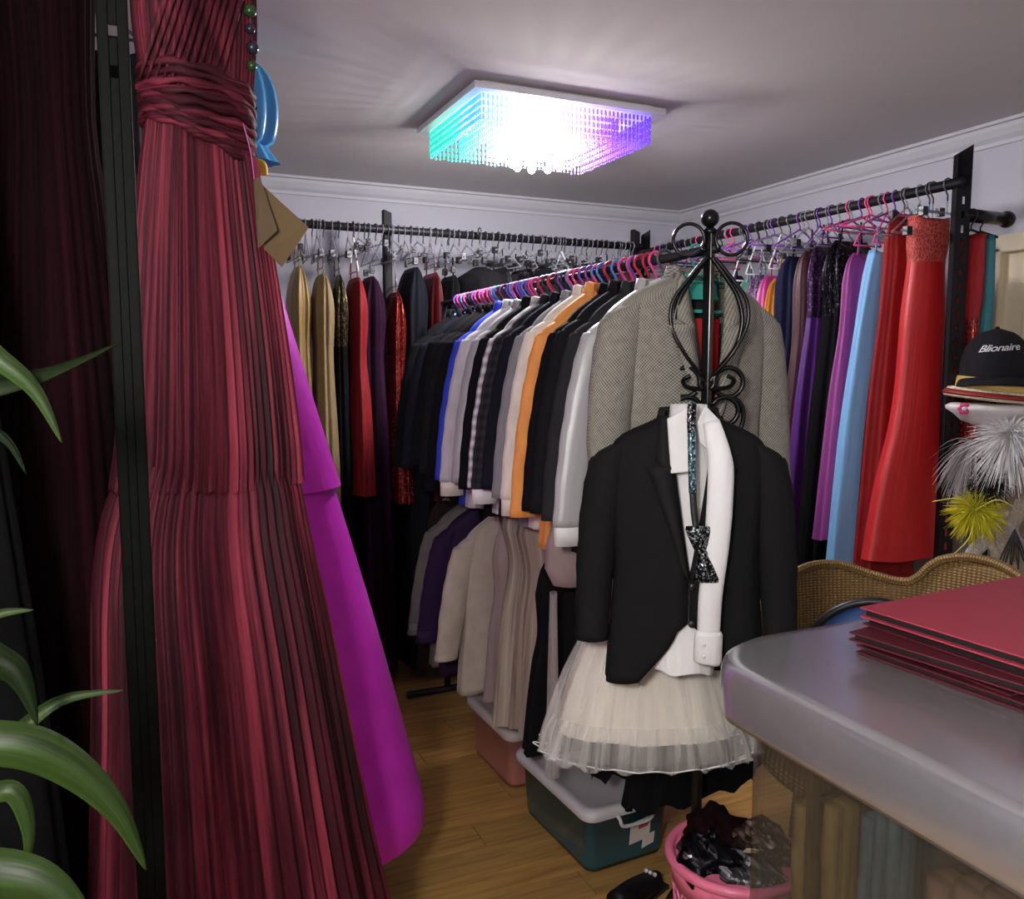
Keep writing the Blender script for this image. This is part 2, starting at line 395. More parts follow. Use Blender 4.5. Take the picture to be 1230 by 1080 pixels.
def gown(label, x, y, rz, prof, mat, waist=None, bmat=None, folds=9, amp=.12, sway=None, phase=None, name='evening_gown', cat='dress', n=72, rows=26, pleat=False, hemwave=0, straps=True, hz=RZ, hk=('tube', 'clear'), hlabel=None, group=None, hdrop=None, amp0=.03, neckdip=.03, sleeves=None, band=False):
    top, hem = prof[0][0], prof[-1][0]; phase = random.random() if phase is None else phase
    t = thing(name, label, cat, (x, y, hem), rz, group)
    if waist:
        skirt_mesh(prof, top, waist, hem, n, 12, folds, amp0*1.2, amp0, sway, phase, pleat, 0, .85, neckdip, True).build('bodice', bmat or mat, t)
        wp = interp(prof, waist) if band else None
        skirt_mesh(prof, waist+.004, hem, hem, n, rows, folds, amp, amp0, sway, phase, pleat, hemwave).build('skirt', mat, t)
        cxs, cys = sway(waist) if sway else (0, 0)
        bl = MB(); rg = []
        for dz, k in () if not band else ((.018, 1.01), (.012, 1.05), (-.012, 1.05), (-.018, 1.01)): rg.append(ring_pts(wp[0]*k, wp[1]*k, waist-hem+dz, 40, lambda a: 0, cxs, cys)[0])
        if band: bl.loft(rg, False).build('waistband', bmat or mat, t)
    else:
        skirt_mesh(prof, top, hem, hem, n, rows+10, folds, amp, amp0, sway, phase, pleat, hemwave, .85, neckdip, True).build('body', mat, t)
    if straps:
        cxs, cys = sway(top) if sway else (0, 0); wt = prof[0][1]; up_ = min(hz-.06, top+.09)-hem
        for s in (-1, 1):
            mb = MB(); mb.tube(spline([(cxs+s*wt*.72, cys, top-hem-.015), (cxs+s*wt*.62, cys, (top-hem+up_)/2), (cxs+s*wt*.6, cys, up_)], 4), .006, 6, True, .5); mb.build('strap', bmat or mat, t)
    if sleeves:
        L_, r0, r1 = sleeves; wt = interp(prof, top-.06)[0]
        for s in (-1, 1):
            mb = MB(); mb.tube(spline([(s*wt*.7, 0, top-hem-.03), (s*(wt+.03), 0, top-hem-.08), (s*(wt+.05), 0, top-hem-L_*.5), (s*(wt+.045), -.01, top-hem-L_)], 5), [lerp(r0*.7, r0, min(1, k/4)) if k < 5 else lerp(r0, r1, (k-5)/10) for k in range(16)], 12, True, .7); mb.build('sleeve', mat, t)
    if hk:
        hanger(hlabel or ('hanger holding the '+label[:60]), x, y, hz, rz, hk[0], hk[1], hdrop or max(.08, hz-top-.035), min(.19, max(.07, prof[0][1]*.85)))
    return t

# ------------------------------------------------------------------ jacket builder (origin at neck base, front faces -y)
TORSO = [(0.0, .068, .048), (-.024, .105, .052), (-.055, .150, .055), (-.085, .178, .058), (-.14, .198, .068), (-.25, .203, .078), (-.42, .198, .080), (-.58, .212, .084), (-.72, .222, .086)]
TORSO_SLOPE = TORSO
TORSO_BROAD = [(0.0, .070, .050), (-.020, .112, .054), (-.045, .170, .056), (-.072, .202, .060), (-.12, .212, .070), (-.25, .206, .078), (-.42, .196, .080), (-.58, .208, .084), (-.72, .218, .086)]
def torso_front(x, z, dk=1):
    w_, d_ = interp(TORSO, z)[:2]; s = min(.98, abs(x)/w_); return -d_*dk*(1-s**2.4)**.42
def gapx(z, vee, cut):
    if z > vee: return .062*((z-vee)/(0-vee))**.9
    return cut*((vee-z)/(.72+vee))**2 if z < vee-.12 else 0.0
def torso_mesh(vee=-.33, cut=.09, dk=1, n=60, rows=34):
    mb = MB(); rings = []; uvs = []
    for i in range(rows+1):
        z = -.72*(i/rows)**1.25; w_, d_ = interp(TORSO, z)[:2]; g = max(.0015, gapx(z, vee, cut)); a0 = math.asin(min(.95, (g/w_)**1.25))
        r = []; u = []
        for j in range(n+1):
            a = a0+(2*pi-2*a0)*j/n; s, c = sin(a), cos(a)
            m = 1+.022*sin(9*a)*min(1, -z*2)
            xx = w_*m*math.copysign(abs(s)**.8, s); yy = -d_*dk*m*math.copysign(abs(c)**.75, c)
            zz = z if z > -.6 else z+(.035*max(0, cos(a))**6*((-z-.6)/.12) if cut > .05 else 0)
            r.append((xx, yy, zz)); u.append((a*.13, z))
        rings.append(r); uvs.append(u)
    mb.loft(rings, False, False, False, uvs); return mb.mesh('body')
def sleeve_mesh(s, length=.62, dk=1, broad=False):
    P = [(.112, 0, -.055), (.146, 0, -.072), (.172, 0, -.10), (.190, 0, -.145), (.216, -.002, -.24), (.246, -.008, -.37), (.270, -.02, -.5), (.285, -.035, -length)]
    if broad: P = [(.150, 0, -.050), (.182, 0, -.064), (.204, 0, -.088), (.217, 0, -.135), (.234, -.002, -.23), (.250, -.008, -.37), (.258, -.02, -.5), (.262, -.035, -length)]
    Rr = [.022, .040, .052, .060, .060, .055, .049, .046]
    path = spline([(s*p[0], p[1]*dk, p[2]) for p in P], 4); rad = []
    for i in range(len(path)):
        k = i/4; a = int(min(k, 6)); rad.append(lerp(Rr[a], Rr[a+1], k-a))
    mb = MB(); rings = []; uvs = []
    for i, (p, r_) in enumerate(zip(path, rad)):
        wr = 1+.03*sin(i*1.9)*(i > 8)
        tilt = .6 if i < 10 else .1
        rings.append([(p.x+cos(2*pi*k/18)*r_*wr, p.y+sin(2*pi*k/18)*r_*.92*dk, p.z-s*cos(2*pi*k/18)*r_*tilt*(1-min(1, i/14))) for k in range(18)])
        uvs.append([(abs(k-9)/9*.18, p.z) for k in range(18)])
    e = rings[-1]; cc = sum((Vector(q) for q in e), Vector())/18
    rings.append([tuple(cc.lerp(Vector(q), .82)+Vector((0, 0, .0))) for q in e]); rings.append([tuple(cc.lerp(Vector(q), .8)+Vector((0, 0, .05))) for q in e]); uvs += [uvs[-1]]*2
    mb.loft(rings, True, True, True, uvs); return mb.mesh('sleeve')
def lapel_mesh(s, vee=-.33, dk=1, wide=1.0):
    inner = []; outer = []; N = 26
    for i in range(N+1):
        t = i/N; z = lerp(.004, vee, t); xi = gapx(z, vee, 0)*.97+.001
        if t < .30: xo = lerp(.085, .098*wide, t/.30)
        elif t < .335: xo = .072*wide
        else: xo = lerp(.125*wide, .012, ((t-.335)/.665)**.9)
        zo = z if t < .335 else z+.02*(1-t)
        inner.append((s*xi, torso_front(xi, z, dk)-.004, z)); outer.append((s*xo, torso_front(xo, z, dk)-.010, zo))
    mid = [((a[0]+b[0])/2, min(torso_front((a[0]+b[0])/2, a[2], dk), a[1])-.011, (a[2]+b[2])/2) for a, b in zip(inner, outer)]
    mb = MB(); R3 = [inner, mid, outer] if s > 0 else [outer, mid, inner]
    mb.loft(R3, False); mb.uv = [(p[0]*1.0+p[2]*.5, p[2]) for p in mb.v]; return mb.mesh('lapel')
def collar_mesh(dk=1):
    mb = MB(); rg = []
    for off, z in ((.0, -.004), (.0, .026), (.012, .024), (.022, -.02)):
        r = []
        for k in range(25):
            a = R(58)+R(360-116)*k/24; r.append((sin(a)*(.068+off), -cos(a)*(.05*dk+off), z-.012*max(0, cos(a))))
        rg.append(r)
    mb.loft(rg, False); return mb.mesh('collar')
_jm = {}
def jmeshes(dk, vee, cut, ln, broad):
    global TORSO
    key = (dk, vee, cut, ln, broad); TORSO = TORSO_BROAD if broad else TORSO_SLOPE
    if key not in _jm:
        _jm[key] = (torso_mesh(vee, cut, dk), {s: sleeve_mesh(s, ln, dk, broad) for s in (-1, 1)}, {s: lapel_mesh(s, vee, dk) for s in (-1, 1)}, collar_mesh(dk))
    return _jm[key]
_btn = MB().lathe([(.0001, -.003), (.009, -.003), (.0105, 0), (.009, .003), (.0001, .0025)], 14).mesh('button')
def jacket(label, x, y, z, rz, mat, dk=.6, vee=-.33, cut=.09, ln=.62, sc_=(1, 1, 1), detail=True, lmat=None, cuff=None, name='suit_jacket', cat='jacket', group=None, drop_pockets=True, broad=False):
    t = thing(name, label, cat, (x, y, z), rz, group); t.scale = sc_
    b_, sl, lp, co = jmeshes(dk, vee, cut, ln, broad)
    solid(put('body', b_, mat, t), .005, -1)
    for s in (-1, 1):
        so = put('sleeve', sl[s], mat, t)
        if cuff:
            c = MB(); c.lathe([(.03, -.05), (.043, -.05), (.043, .02), (.03, .02)], 18, (s*.285, -.035*dk, -ln)); c.v = [(p[0], -.035*dk+(p[1]+.035*dk)*.92*dk, p[2]) for p in c.v]; c.build('shirt_cuff', cuff, so)
    solid(put('collar', co, lmat or mat, t), .003)
    if detail:
        for s in (-1, 1):
            solid(put('lapel', lp[s], lmat or mat, t), .004, 1)
            if drop_pockets:
                p = MB()
                for k in range(1):
                    rows = []
                    for zz in (-.475, -.525):
                        rows.append([(s*xx, torso_front(xx, zz, dk)-.006, zz-.02*(xx-.1)) for xx in (.05, .08, .11, .14)])
                    p.loft(rows, False)
                solid(p.build('pocket_flap', mat, t), .004, 0)
        for zz in (vee-.02, vee-.12):
            b = put('button', _btn, HC['black'], t); b.location = (.008, torso_front(0, zz, dk)-.01, zz); b.rotation_euler = (pi/2, 0, 0)
    return t

# ================================================================== LEFT: burgundy gown, magenta gown, dark gowns
M_burg = fab('burgundy_organza', (.060, .0035, .012), .68, .12, 'streak', (.20, .022, .042))  # pinkish pleat highlights and dark folds are painted into the streak colours
BX, BY = .135, 1.80
def bsway(z):
    return (interp([(2.3, .0), (1.9, .0), (1.4, -.002), (1.2, -.015), (.9, 0.0), (.5, .02), (.25, .035)], z)[0], 0)
bg = thing('evening_gown', 'long burgundy pleated organza gown with crossed sash, hanging in the left foreground', 'dress', (BX, BY, .25))
prof_b = [(2.34, .112, .075), (2.2, .112, .08), (2.1, .103, .075), (2.02, .098, .07), (1.94, .108, .08), (1.65, .142, .10), (1.31, .172, .125)]
prof_u = [(1.36, .16, .11), (1.28, .186, .13), (1.10, .215, .15), (.85, .240, .165), (.55, .27, .185), (.25, .305, .20)]
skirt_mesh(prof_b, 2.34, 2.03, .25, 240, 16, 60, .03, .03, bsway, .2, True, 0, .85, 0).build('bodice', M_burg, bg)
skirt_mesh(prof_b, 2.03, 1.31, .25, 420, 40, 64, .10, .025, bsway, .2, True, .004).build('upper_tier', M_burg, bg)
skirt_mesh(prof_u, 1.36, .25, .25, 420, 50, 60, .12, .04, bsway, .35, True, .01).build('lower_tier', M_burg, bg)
# crossed sash: several twisted pleat bands falling from right to left around the waist
for k in range(9):
    mb = MB(); path = []
    for j in range(61):
        a = 2*pi*j/60
        path.append((.101*cos(a)*(1+.004*k), .080*sin(a)*(1.02+.012*k), 1.985+k*.0145-.25-(.034-.003*k)*cos(a)+.006*sin(2*a+k*.7)+.002*sin(9*a+k)))
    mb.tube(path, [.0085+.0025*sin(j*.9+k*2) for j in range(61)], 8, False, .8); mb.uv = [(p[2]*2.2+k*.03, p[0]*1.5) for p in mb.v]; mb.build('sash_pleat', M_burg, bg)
for k, (x0, x1) in enumerate([(.095-.011*q, .03-.0125*q) for q in range(11)]):
    # draped pleats over the bust, fanning up from the sash
    P = []
    for j in range(9):
        t = j/8; xx = lerp(x1, x0, t)*1.1; zz = lerp(2.08, 2.34, t); P.append((xx, -.083*(1-(xx/.125)**2)**.5-.004, zz-.25))
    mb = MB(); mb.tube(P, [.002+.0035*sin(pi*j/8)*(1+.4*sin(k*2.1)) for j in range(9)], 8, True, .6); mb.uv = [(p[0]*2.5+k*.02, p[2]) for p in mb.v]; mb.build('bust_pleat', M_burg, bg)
hanger('hanger inside the burgundy organza gown', BX, BY, 2.44, 0, 'tube', 'black', .12, .1)
M_mag = fab('magenta_satin', (.80, .04, .74), .36, .1, 'plain', (.88, .05, .82)); M_mag.node_tree.nodes['Principled BSDF'].inputs['Metallic'].default_value = .2
def msway(z): return (interp([(2.1, -.07), (1.835, -.03), (1.25, .02), (.27, .12)], z)[0], 0)
mg = thing('evening_gown', 'bright magenta purple satin A-line gown hanging behind the burgundy gown', 'dress', (.25, 2.24, .25))
prof_m = [(2.2, .085, .06), (2.03, .08, .07), (1.84, .105, .10), (1.5, .17, .15), (1.235, .225, .185)]
prof_m2 = [(1.30, .19, .165), (1.2, .212, .178), (.9, .265, .21), (.5, .325, .25), (.30, .352, .265), (.25, .345, .26)]
skirt_mesh(prof_m, 2.2, 2.03, .25, 64, 8, 5, .02, .02, msway, .1, False, 0, 1).build('bodice', M_mag, mg)
skirt_mesh(prof_m, 2.03, 1.235, .25, 64, 20, 3, .015, .01, msway, .1, False, 0, 1).build('overskirt', M_mag, mg)
skirt_mesh(prof_m2, 1.30, .25, .25, 64, 24, 3, .015, .01, msway, .1, False, 0, 1).build('skirt', M_mag, mg)
hanger('hanger inside the magenta satin gown', .135, 2.24, 2.44, 0, 'tube', 'black', .2, .07)
# swing tags on the burgundy gown
tg = thing('swing_tag', 'tan cardboard swing tag hanging at the edge of the burgundy gown', 'tag', (.27, 1.70, 1.745))
M_tan = plain('tan_card', (.13, .08, .032), .75)
def card(parent, pts, th, mat, name, yoff=0):
    mb = MB(); n = len(pts); mb.loft([[(p[0], yoff+p[2]-th/2, p[1]) for p in pts], [(p[0], yoff+p[2]+th/2, p[1]) for p in pts]], True, True, True); return mb.build(name, mat, parent, False)
card(tg, [(-.045, .165, .0), (.058, .08, .01), (.004, .0, .01), (-.03, .03, .0)], .002, M_tan, 'card')
card(tg, [(-.048, .16, -.01), (-.036, .165, -.01), (-.008, .066, -.02), (-.044, .03, -.012)], .002, plain('brown_card', (.085, .052, .02), .75), 'card')
MB().tube(spline([(-.045, 0, .16), (-.05, .0, .21), (-.06, .02, .27)], 5), .0012, 5).build('cord', plain('pink_cord', (.6, .12, .4), .6), tg)
# cyan satin bow top and yellow trim behind burgundy shoulder
cy = thing('satin_blouse', 'light blue satin top peeking out behind the burgundy bodice', 'top', (.285, 2.62, 2.10))
M_cyan = fab('cyan_satin', (.03, .32, .85), .3, .3, 'satin', (.12, .55, .95))
prof_c = [(2.41, .03, .03), (2.36, .09, .05), (2.27, .115, .06), (2.17, .10, .055), (2.15, .07, .05)]
skirt_mesh(prof_c, 2.41, 2.15, 2.06, 48, 14, 6, .16, .06, lambda z: (.02, 0), .5, False).build('body', M_cyan, cy)
skirt_mesh([(2.17, .07, .045), (2.11, .115, .06)], 2.17, 2.11, 2.06, 48, 5, 6, .08, .04, lambda z: (.02, 0), .4).build('peplum', M_cyan, cy)
MB().tube(spline([(.04, -.07, .035), (.075, -.07, .03), (.08, -.065, .0)], 5), .012, 8).build('trim', plain('yellow_trim', (.75, .5, .03), .6), cy)
hanger('hanger inside the light blue satin top', .17, 2.62, 2.44, 0, 'tube', 'blue', .07, .12)
bd = thing('bead_string', 'string of dark beads hanging at the top of the burgundy bodice', 'beads', (.232, 1.74, 2.13))
for k in range(6):
    MB().sphere((.002*sin(k*2), 0, k*.034), .0125 if k % 2 else .010, 10).build('bead', plain('dark_bead', (.02, .02, .035), .2) if k % 3 else plain('green_bead', (.02, .06, .02), .25), bd)
MB().tube([(0, 0, -.01), (0, 0, .30)], .0012, 5).build('cord', HC['black'], bd)
# dark gowns further left
M_shaded_wine = fab('shade_darkened_chiffon', (.007, .001, .002), .85, .05, 'streak', (.014, .002, .004))  # burgundy gown in shadow: the shade is put into this dark colour
gown('dark wine pleated chiffon gown hanging in shadow left of the black upright', -.14, 2.0, 0, [(2.36, .10, .07), (2.05, .088, .07), (1.9, .10, .08), (1.3, .15, .10), (.5, .20, .12), (.2, .22, .13)], M_shaded_wine, 2.05, None, 30, .08, pleat=True, n=180, hz=2.44, hk=('tube', 'black'), hlabel='hanger holding the shade-darkened chiffon gown', straps=False)
M_blk = fab('black_crepe', (.004, .004, .005), .9, .02, 'plain', (.007, .007, .008))
M_blk2 = fab('black_satin', (.004, .004, .006), .5, .03, 'satin', (.008, .008, .01))
gown('long black gown hanging at the far left behind the plant leaves', -.36, 1.66, 0, [(2.3, .11, .05), (2.0, .10, .05), (1.4, .15, .06), (.9, .19, .07), (.15, .23, .09)], M_blk, None, None, 9, .14, hk=None, straps=False)
gown('black gown hanging between the post and the burgundy gown', -.04, 2.28, 0, [(2.3, .10, .05), (2.05, .09, .05), (1.4, .17, .07), (.3, .26, .07)], M_blk2, 2.05, None, 8, .1, hz=2.44, hk=('tube', 'black'), hlabel='hanger holding the black gown behind the dark upright', straps=False)
M_pseq = fab('purple_sequin', (.035, .01, .05), .45, .05, 'sequin', (.11, .05, .16))
gown('purple sequined gown at the far left edge beside the dark wine gown', -.34, 1.99, 0, [(2.34, .10, .06), (2.0, .115, .06), (1.86, .10, .06), (1.5, .10, .07), (.9, .14, .08)], M_pseq, 2.0, None, 8, .12, hz=2.44, hk=('tube', 'clear'), hlabel='hanger holding the purple sequined gown', straps=False)

# ================================================================== BACK RAIL gowns (rail along X at y=3.95, gowns hang edge-on)
def F(name, *a, **k): return fab(name, *a, **k)
def simple(top, hem, wt=.15, ww=.12, wh=.22, dt=.045, dh=.075, wz=None):
    wz = wz or top-.38
    return [(top, wt*.62, dt*.22), (top-.035, wt*.84, dt*.55), (top-.12, wt*.98, dt*1.0), (lerp(top, wz, .5), wt*.98, dt*1.1), (wz, ww, dt*.95), (lerp(wz, hem, .3), lerp(ww, wh, .45), lerp(dt, dh, .5)), (hem, wh, dh)]
BR = 3.95
M_gold = F('gold_satin', (.26, .17, .05), .4, .2, 'satin', (.42, .29, .10)); M_champ = F('champagne_crepe', (.27, .195, .09), .6, .2, 'plain', (.33, .245, .12))
M_gseq = F('black_gold_sequin', (.02, .018, .012), .4, 0, 'sequin', (.22, .17, .07)); M_red = F('red_crepe', (.22, .011, .014), .65, .2); M_plum = F('plum_chiffon', (.016, .004, .014), .7, .08, 'streak', (.036, .008, .03))
M_rseq = F('red_sequin', (.16, .008, .008), .4, 0, 'sequin', (.45, .04, .02)); M_navy = F('midnight_navy', (.003, .004, .008), .8, .02, 'satin', (.006, .007, .014)); M_dred = F('dark_red_velvet', (.07, .004, .006), .6, .2)
M_mar = F('maroon_chiffon', (.07, .010, .022), .6, .2, 'streak', (.14, .02, .035))
rows = [  # x, label, nick, mat, top, hem, thickness, bodice mat, hanger
 (.70, 'gold ruched satin gown beside the bright magenta gown', 'gold ruched', M_gold, 2.00, .12, .055, None, ('tube', 'clear')),
 (.805, 'champagne peplum gown between the gold gown and black sequined gown', 'champagne peplum', M_champ, 1.97, .14, .05, None, ('tube', 'clear')),
 (.885, 'black gown with gold sequined bodice on the back rail', 'black and gold sequined', M_blk, 1.97, .1, .045, M_gseq, ('tube', 'clear')),
 (.96, 'red crepe gown with silver edge on the back rail', 'red crepe', M_red, 1.96, .95, .045, None, ('tube', 'white')),
 (1.04, 'dark plum pleated gown, widest of the purple gowns on the back rail', 'dark plum pleated', M_plum, 1.97, .08, .075, None, ('clip', 'clear')),
 (1.15, 'red sequined gown behind the back rack post', 'red sequined', M_rseq, 1.90, .9, .04, None, ('tube', 'clear')),
 (1.245, 'midnight navy gown with tall bodice next to the back rack post', 'midnight navy', M_navy, 2.02, .08, .07, None, ('clip', 'clear')),
 (1.345, 'dark red velvet gown between black gowns on the back rail', 'dark red velvet', M_dred, 2.00, .9, .04, None, ('tube', 'clear')),
 (1.44, 'black crepe gown next to the dark red velvet gown', 'black crepe', M_blk, 1.99, .08, .055, None, ('clip', 'clear')),
 (1.70, 'black satin gown right of the puffed black gown', 'black satin', M_blk2, 2.04, .3, .06, None, ('clip', 'clear')),
 (1.83, 'black sequined gown above the middle jacket rail', 'black sequined', F('black_sequin', (.006, .006, .007), .5, 0, 'sequin', (.02, .02, .025)), 2.04, .3, .05, None, ('clip', 'clear')),
 (1.95, 'dark navy gown in the row of black gowns at the back', 'dark navy', M_navy, 2.05, .3, .055, None, ('clip', 'clear')),
 (2.07, 'black gown with pale straps near the right end of the back rail', 'pale strapped black', M_blk, 2.02, .3, .055, None, ('tube', 'white')),
 (2.19, 'dark red gown near the right end of the back rail', 'right dark red', M_dred, 2.05, .3, .06, None, ('clip', 'clear')),
 (2.31, 'black velvet gown next to the corner rack posts', 'black velvet', M_blk, 2.05, .3, .055, None, ('clip', 'clear')),
 (2.43, 'deep maroon gown last on the back rail at the corner', 'deep maroon', M_mar, 2.05, .3, .05, None, ('clip', 'clear'))]
for x, lab, nick, mat, top, hem, dt, bm, hk in rows:
    gown(lab, x, BR+random.uniform(-.02, .02), pi/2+random.uniform(-.06, .06), simple(top, hem, .15, .125, random.uniform(.19, .25), dt*.8, dt*1.25), mat, top-.33, bm, random.choice((7, 8, 9)), .12, pleat=(mat in (M_plum, M_mar)), n=120 if mat in (M_plum, M_mar) else 64, hk=hk, hlabel='hanger on the back rail holding the %s gown' % nick, straps=nick not in ('dark plum pleated', 'midnight navy'), amp0=.09, neckdip=.05)
# the puffed black gown with big shoulders
gown('puffed black gown with broad rounded shoulders on the back rail', 1.565, BR-.1, pi/2, [(2.03, .05, .03), (2.02, .12, .07), (1.97, .2, .10), (1.88, .25, .115), (1.7, .22, .09), (1.3, .22, .07), (.4, .25, .07)], M_blk, None, None, 9, .08, hk=('clip', 'clear'), hlabel='hanger on the back rail holding the puffed black gown', straps=False)
# plain spare hangers crowding the back and right rails
k = 0; x = .66
while x < 2.5:
    hanger(between('clear clip hanger', x, [(q[0], q[2]) for q in rows], ' on the back rail'), x, BR, RZ, pi/2+random.uniform(-.2, .2), 'clip', 'clear', random.choice((.08, .1, .12, .14)), .13, 'clear clip hangers on the back rail'); x += .062+random.uniform(-.012, .012)
    hanger(between('clear shoulder hanger', x-.03, [(q[0], q[2]) for q in rows], ' on the back rail'), x-.03, BR, RZ, pi/2+random.uniform(-.2, .2), 'tube', 'clear', random.choice((.12, .16)), .16, 'clear shoulder hangers on the back rail')

# ================================================================== RIGHT RAIL gowns (rail along Y at x=2.7, seen obliquely)
RX = 2.70
M_sky = F('sky_blue_crepe', (.16, .40, .72), .6, .25, 'satin', (.22, .47, .78)); M_mauve = F('orchid_crepe', (.27, .03, .22), .6, .2, 'satin', (.34, .05, .28)); M_bseq = F('black_glitter', (.005, .005, .007), .5, 0, 'sequin', (.016, .016, .022))
M_viol = F('violet_satin', (.05, .010, .11), .4, .1, 'satin', (.16, .03, .32)); M_bord = F('bordeaux_satin', (.035, .005, .009), .5, .1, 'satin', (.07, .012, .02)); M_navs = F('navy_crepe', (.007, .008, .028), .7, .05, 'plain', (.010, .012, .042))
M_scar = F('scarlet_satin', (.50, .010, .012), .5, .2, 'satin', (.64, .018, .02)); M_crim = F('crimson_crepe', (.27, .006, .009), .65, .1, 'plain', (.32, .009, .012)); M_rlace = F('red_lace', (.32, .015, .02), .6, .1, 'lace', (.55, .12, .09))
M_teal = F('teal_crepe', (.01, .16, .19), .6, .2, 'satin', (.02, .22, .25)); M_sage = F('sage_satin', (.12, .30, .23), .5, .2, 'satin', (.2, .42, .34)); M_fuch = F('fuchsia_satin', (.38, .02, .18), .45, .2, 'satin', (.5, .05, .28)); M_oran = F('orange_satin', (.7, .26, .03), .5, .2, 'satin')
M_lav = F('lavender_sequin', (.22, .12, .26), .4, 0, 'sequin', (.5, .4, .6)); M_indi = F('indigo_satin', (.035, .02, .16), .45, .2, 'satin')
def lean(dx): return lambda z: (dx*max(0, (2.0-z)), 0)
right = [ # y, label, nick, mat, top, hem, wt, ww, wh, dt, dh, waist, bodice, straps, hanger
 (3.80, 'black gown in the far corner of the right rail', 'corner black', M_blk, 2.02, .3, .15, .13, .22, .05, .07, 1.65, None, True, ('tube', 'purple')),
 (3.66, 'dark violet gown in the far corner of the right rail', 'corner violet', M_indi, 2.02, .3, .15, .13, .22, .05, .07, 1.65, None, True, ('tube', 'clear')),
 (3.52, 'black glitter gown behind the coat stand scrolls', 'black glitter corner', M_bseq, 2.02, .3, .15, .13, .22, .05, .07, 1.65, None, True, ('tube', 'clear')),
 (3.38, 'dark plum gown behind the coat stand on the right rail', 'plum', M_plum, 2.0, .3, .15, .13, .22, .05, .07, 1.65, None, True, ('tube', 'pink')),
 (3.26, 'indigo satin gown next to the sage green gown', 'indigo satin', M_indi, 1.93, .4, .15, .13, .2, .04, .06, 1.6, None, True, ('tube', 'white')),
 (3.165, 'sage green satin gown on the right rail', 'sage green', M_sage, 1.95, .5, .15, .12, .2, .045, .06, 1.62, None, True, ('tube', 'white')),
 (3.08, 'lavender sequined gown between the sage and fuchsia gowns', 'lavender sequined', M_lav, 1.97, .5, .15, .12, .2, .035, .06, 1.62, None, True, ('tube', 'clear')),
 (3.01, 'fuchsia satin gown next to an orange gown', 'fuchsia satin', M_fuch, 1.96, .4, .15, .12, .2, .035, .05, 1.62, None, True, ('tube', 'white')),
 (2.955, 'orange satin gown showing as a thin strip beside fuchsia', 'orange satin', M_oran, 1.94, .4, .15, .12, .2, .02, .03, 1.62, None, True, ('tube', 'clear')),
 (2.87, 'dark navy crepe gown on the right rail', 'navy crepe', M_navs, 2.03, .35, .15, .14, .2, .05, .07, 1.65, None, True, ('tube', 'clear')),
 (2.775, 'bordeaux brown satin gown next to the navy gown', 'bordeaux satin', M_bord, 2.04, .4, .14, .13, .2, .035, .05, 1.65, None, True, ('tube', 'purple')),
 (2.71, 'violet satin gown with shiny ruched bodice and long trailing skirt', 'violet satin', M_viol, 2.06, .62, .14, .13, .22, .03, .05, 1.75, M_pseq, True, ('tube', 'purple')),
 (2.60, 'long black glitter gown beside the orchid gown', 'black glitter', M_blk, 2.06, .4, .16, .14, .23, .05, .065, 1.75, M_bseq, True, ('tube', 'clear')),
 (2.515, 'orchid purple crepe gown beside the sky blue gown', 'orchid purple', M_mauve, 2.0, .85, .13, .13, .2, .03, .05, 1.7, None, True, ('tube', 'pink')),
 (2.425, 'sky blue long gown with straight panels on the right rail', 'sky blue', M_sky, 2.0, .73, .10, .14, .225, .04, .06, 1.72, None, True, ('tube', 'pink')),
 (2.345, 'long plain crimson gown behind the scarlet flared dress', 'plain crimson', M_crim, 2.13, .665, .10, .105, .17, .035, .05, None, None, False, ('clip', 'pink')),
 (2.235, 'scarlet satin flared dress with lace bodice on the right rail', 'scarlet flared', M_scar, 2.10, .83, .085, .10, .235, .05, .075, 1.93, M_rlace, False, ('clip', 'blue'))]
for y, lab, nick, mat, top, hem, wt, ww, wh, dt, dh, wz, bm, st, hk in right:
    if nick == 'scarlet flared':
        prof = [(2.10, .085, .05), (2.0, .088, .05), (1.93, .08, .045), (1.75, .095, .05), (1.5, .10, .05), (1.32, .12, .055), (1.1, .175, .065), (hem, .215, .075)]
    elif nick == 'sky blue': prof = [(top, .075, .035), (1.9, .10, .04), (1.72, .125, .04), (1.3, .175, .05), (hem, .205, .055)]
    else: prof = simple(top, hem, wt*.85, ww*.85, wh*.85, dt, dh, wz or 1.75)
    gown(lab, RX, y, random.uniform(-.05, .05), prof, mat, wz, bm, 4 if nick in ('scarlet flared', 'sky blue') else random.choice((6, 7, 8)), .07 if nick in ('scarlet flared', 'sky blue') else .12, sway=lean(-.03), hk=hk, hlabel='hanger on the right rail holding the %s gown' % nick, straps=st, amp0=.02 if nick == 'scarlet flared' else .075, name='flared_dress' if 'flared' in nick else 'evening_gown', hemwave=.004)
y = 2.16
while y < 4.05:
    c = random.choice(('clear', 'clear', 'purple', 'clear', 'black', 'pink'))
    hanger(between('spare %s hanger' % c, y, [(q[0], q[2]) for q in right], ' on the right rail'), RX, y, RZ, random.uniform(-.2, .2), random.choice(('tube', 'tube', 'clip')) if c == 'clear' else 'tube', c, random.choice((.1, .13, .16)), .15, c+' hangers on the right rail'); y += .055+random.uniform(-.01, .01)
# garments on the face-out arm
gown('narrow red sequined gown on the short arm right of the rack post', 2.772, 2.115, pi/2, [(2.02, .06, .018), (1.8, .06, .024), (1.7, .05, .022), (1.45, .06, .024), (1.2, .07, .026)], M_rseq, 1.72, M_crim, 6, .1, hz=2.09, hk=('tube', 'black'), hlabel='black hanger on the short arm holding the narrow red gown', straps=False)
gown('teal crepe gown hanging on the short arm beside the cream door', 2.835, 2.125, pi/2, [(2.02, .06, .014), (1.8, .065, .02), (1.65, .06, .022), (1.3, .075, .026), (1.15, .08, .03)], M_teal, 1.72, None, 6, .1, hz=2.09, hk=('tube', 'black'), hlabel='black hanger on the short arm holding the teal gown', straps=False)

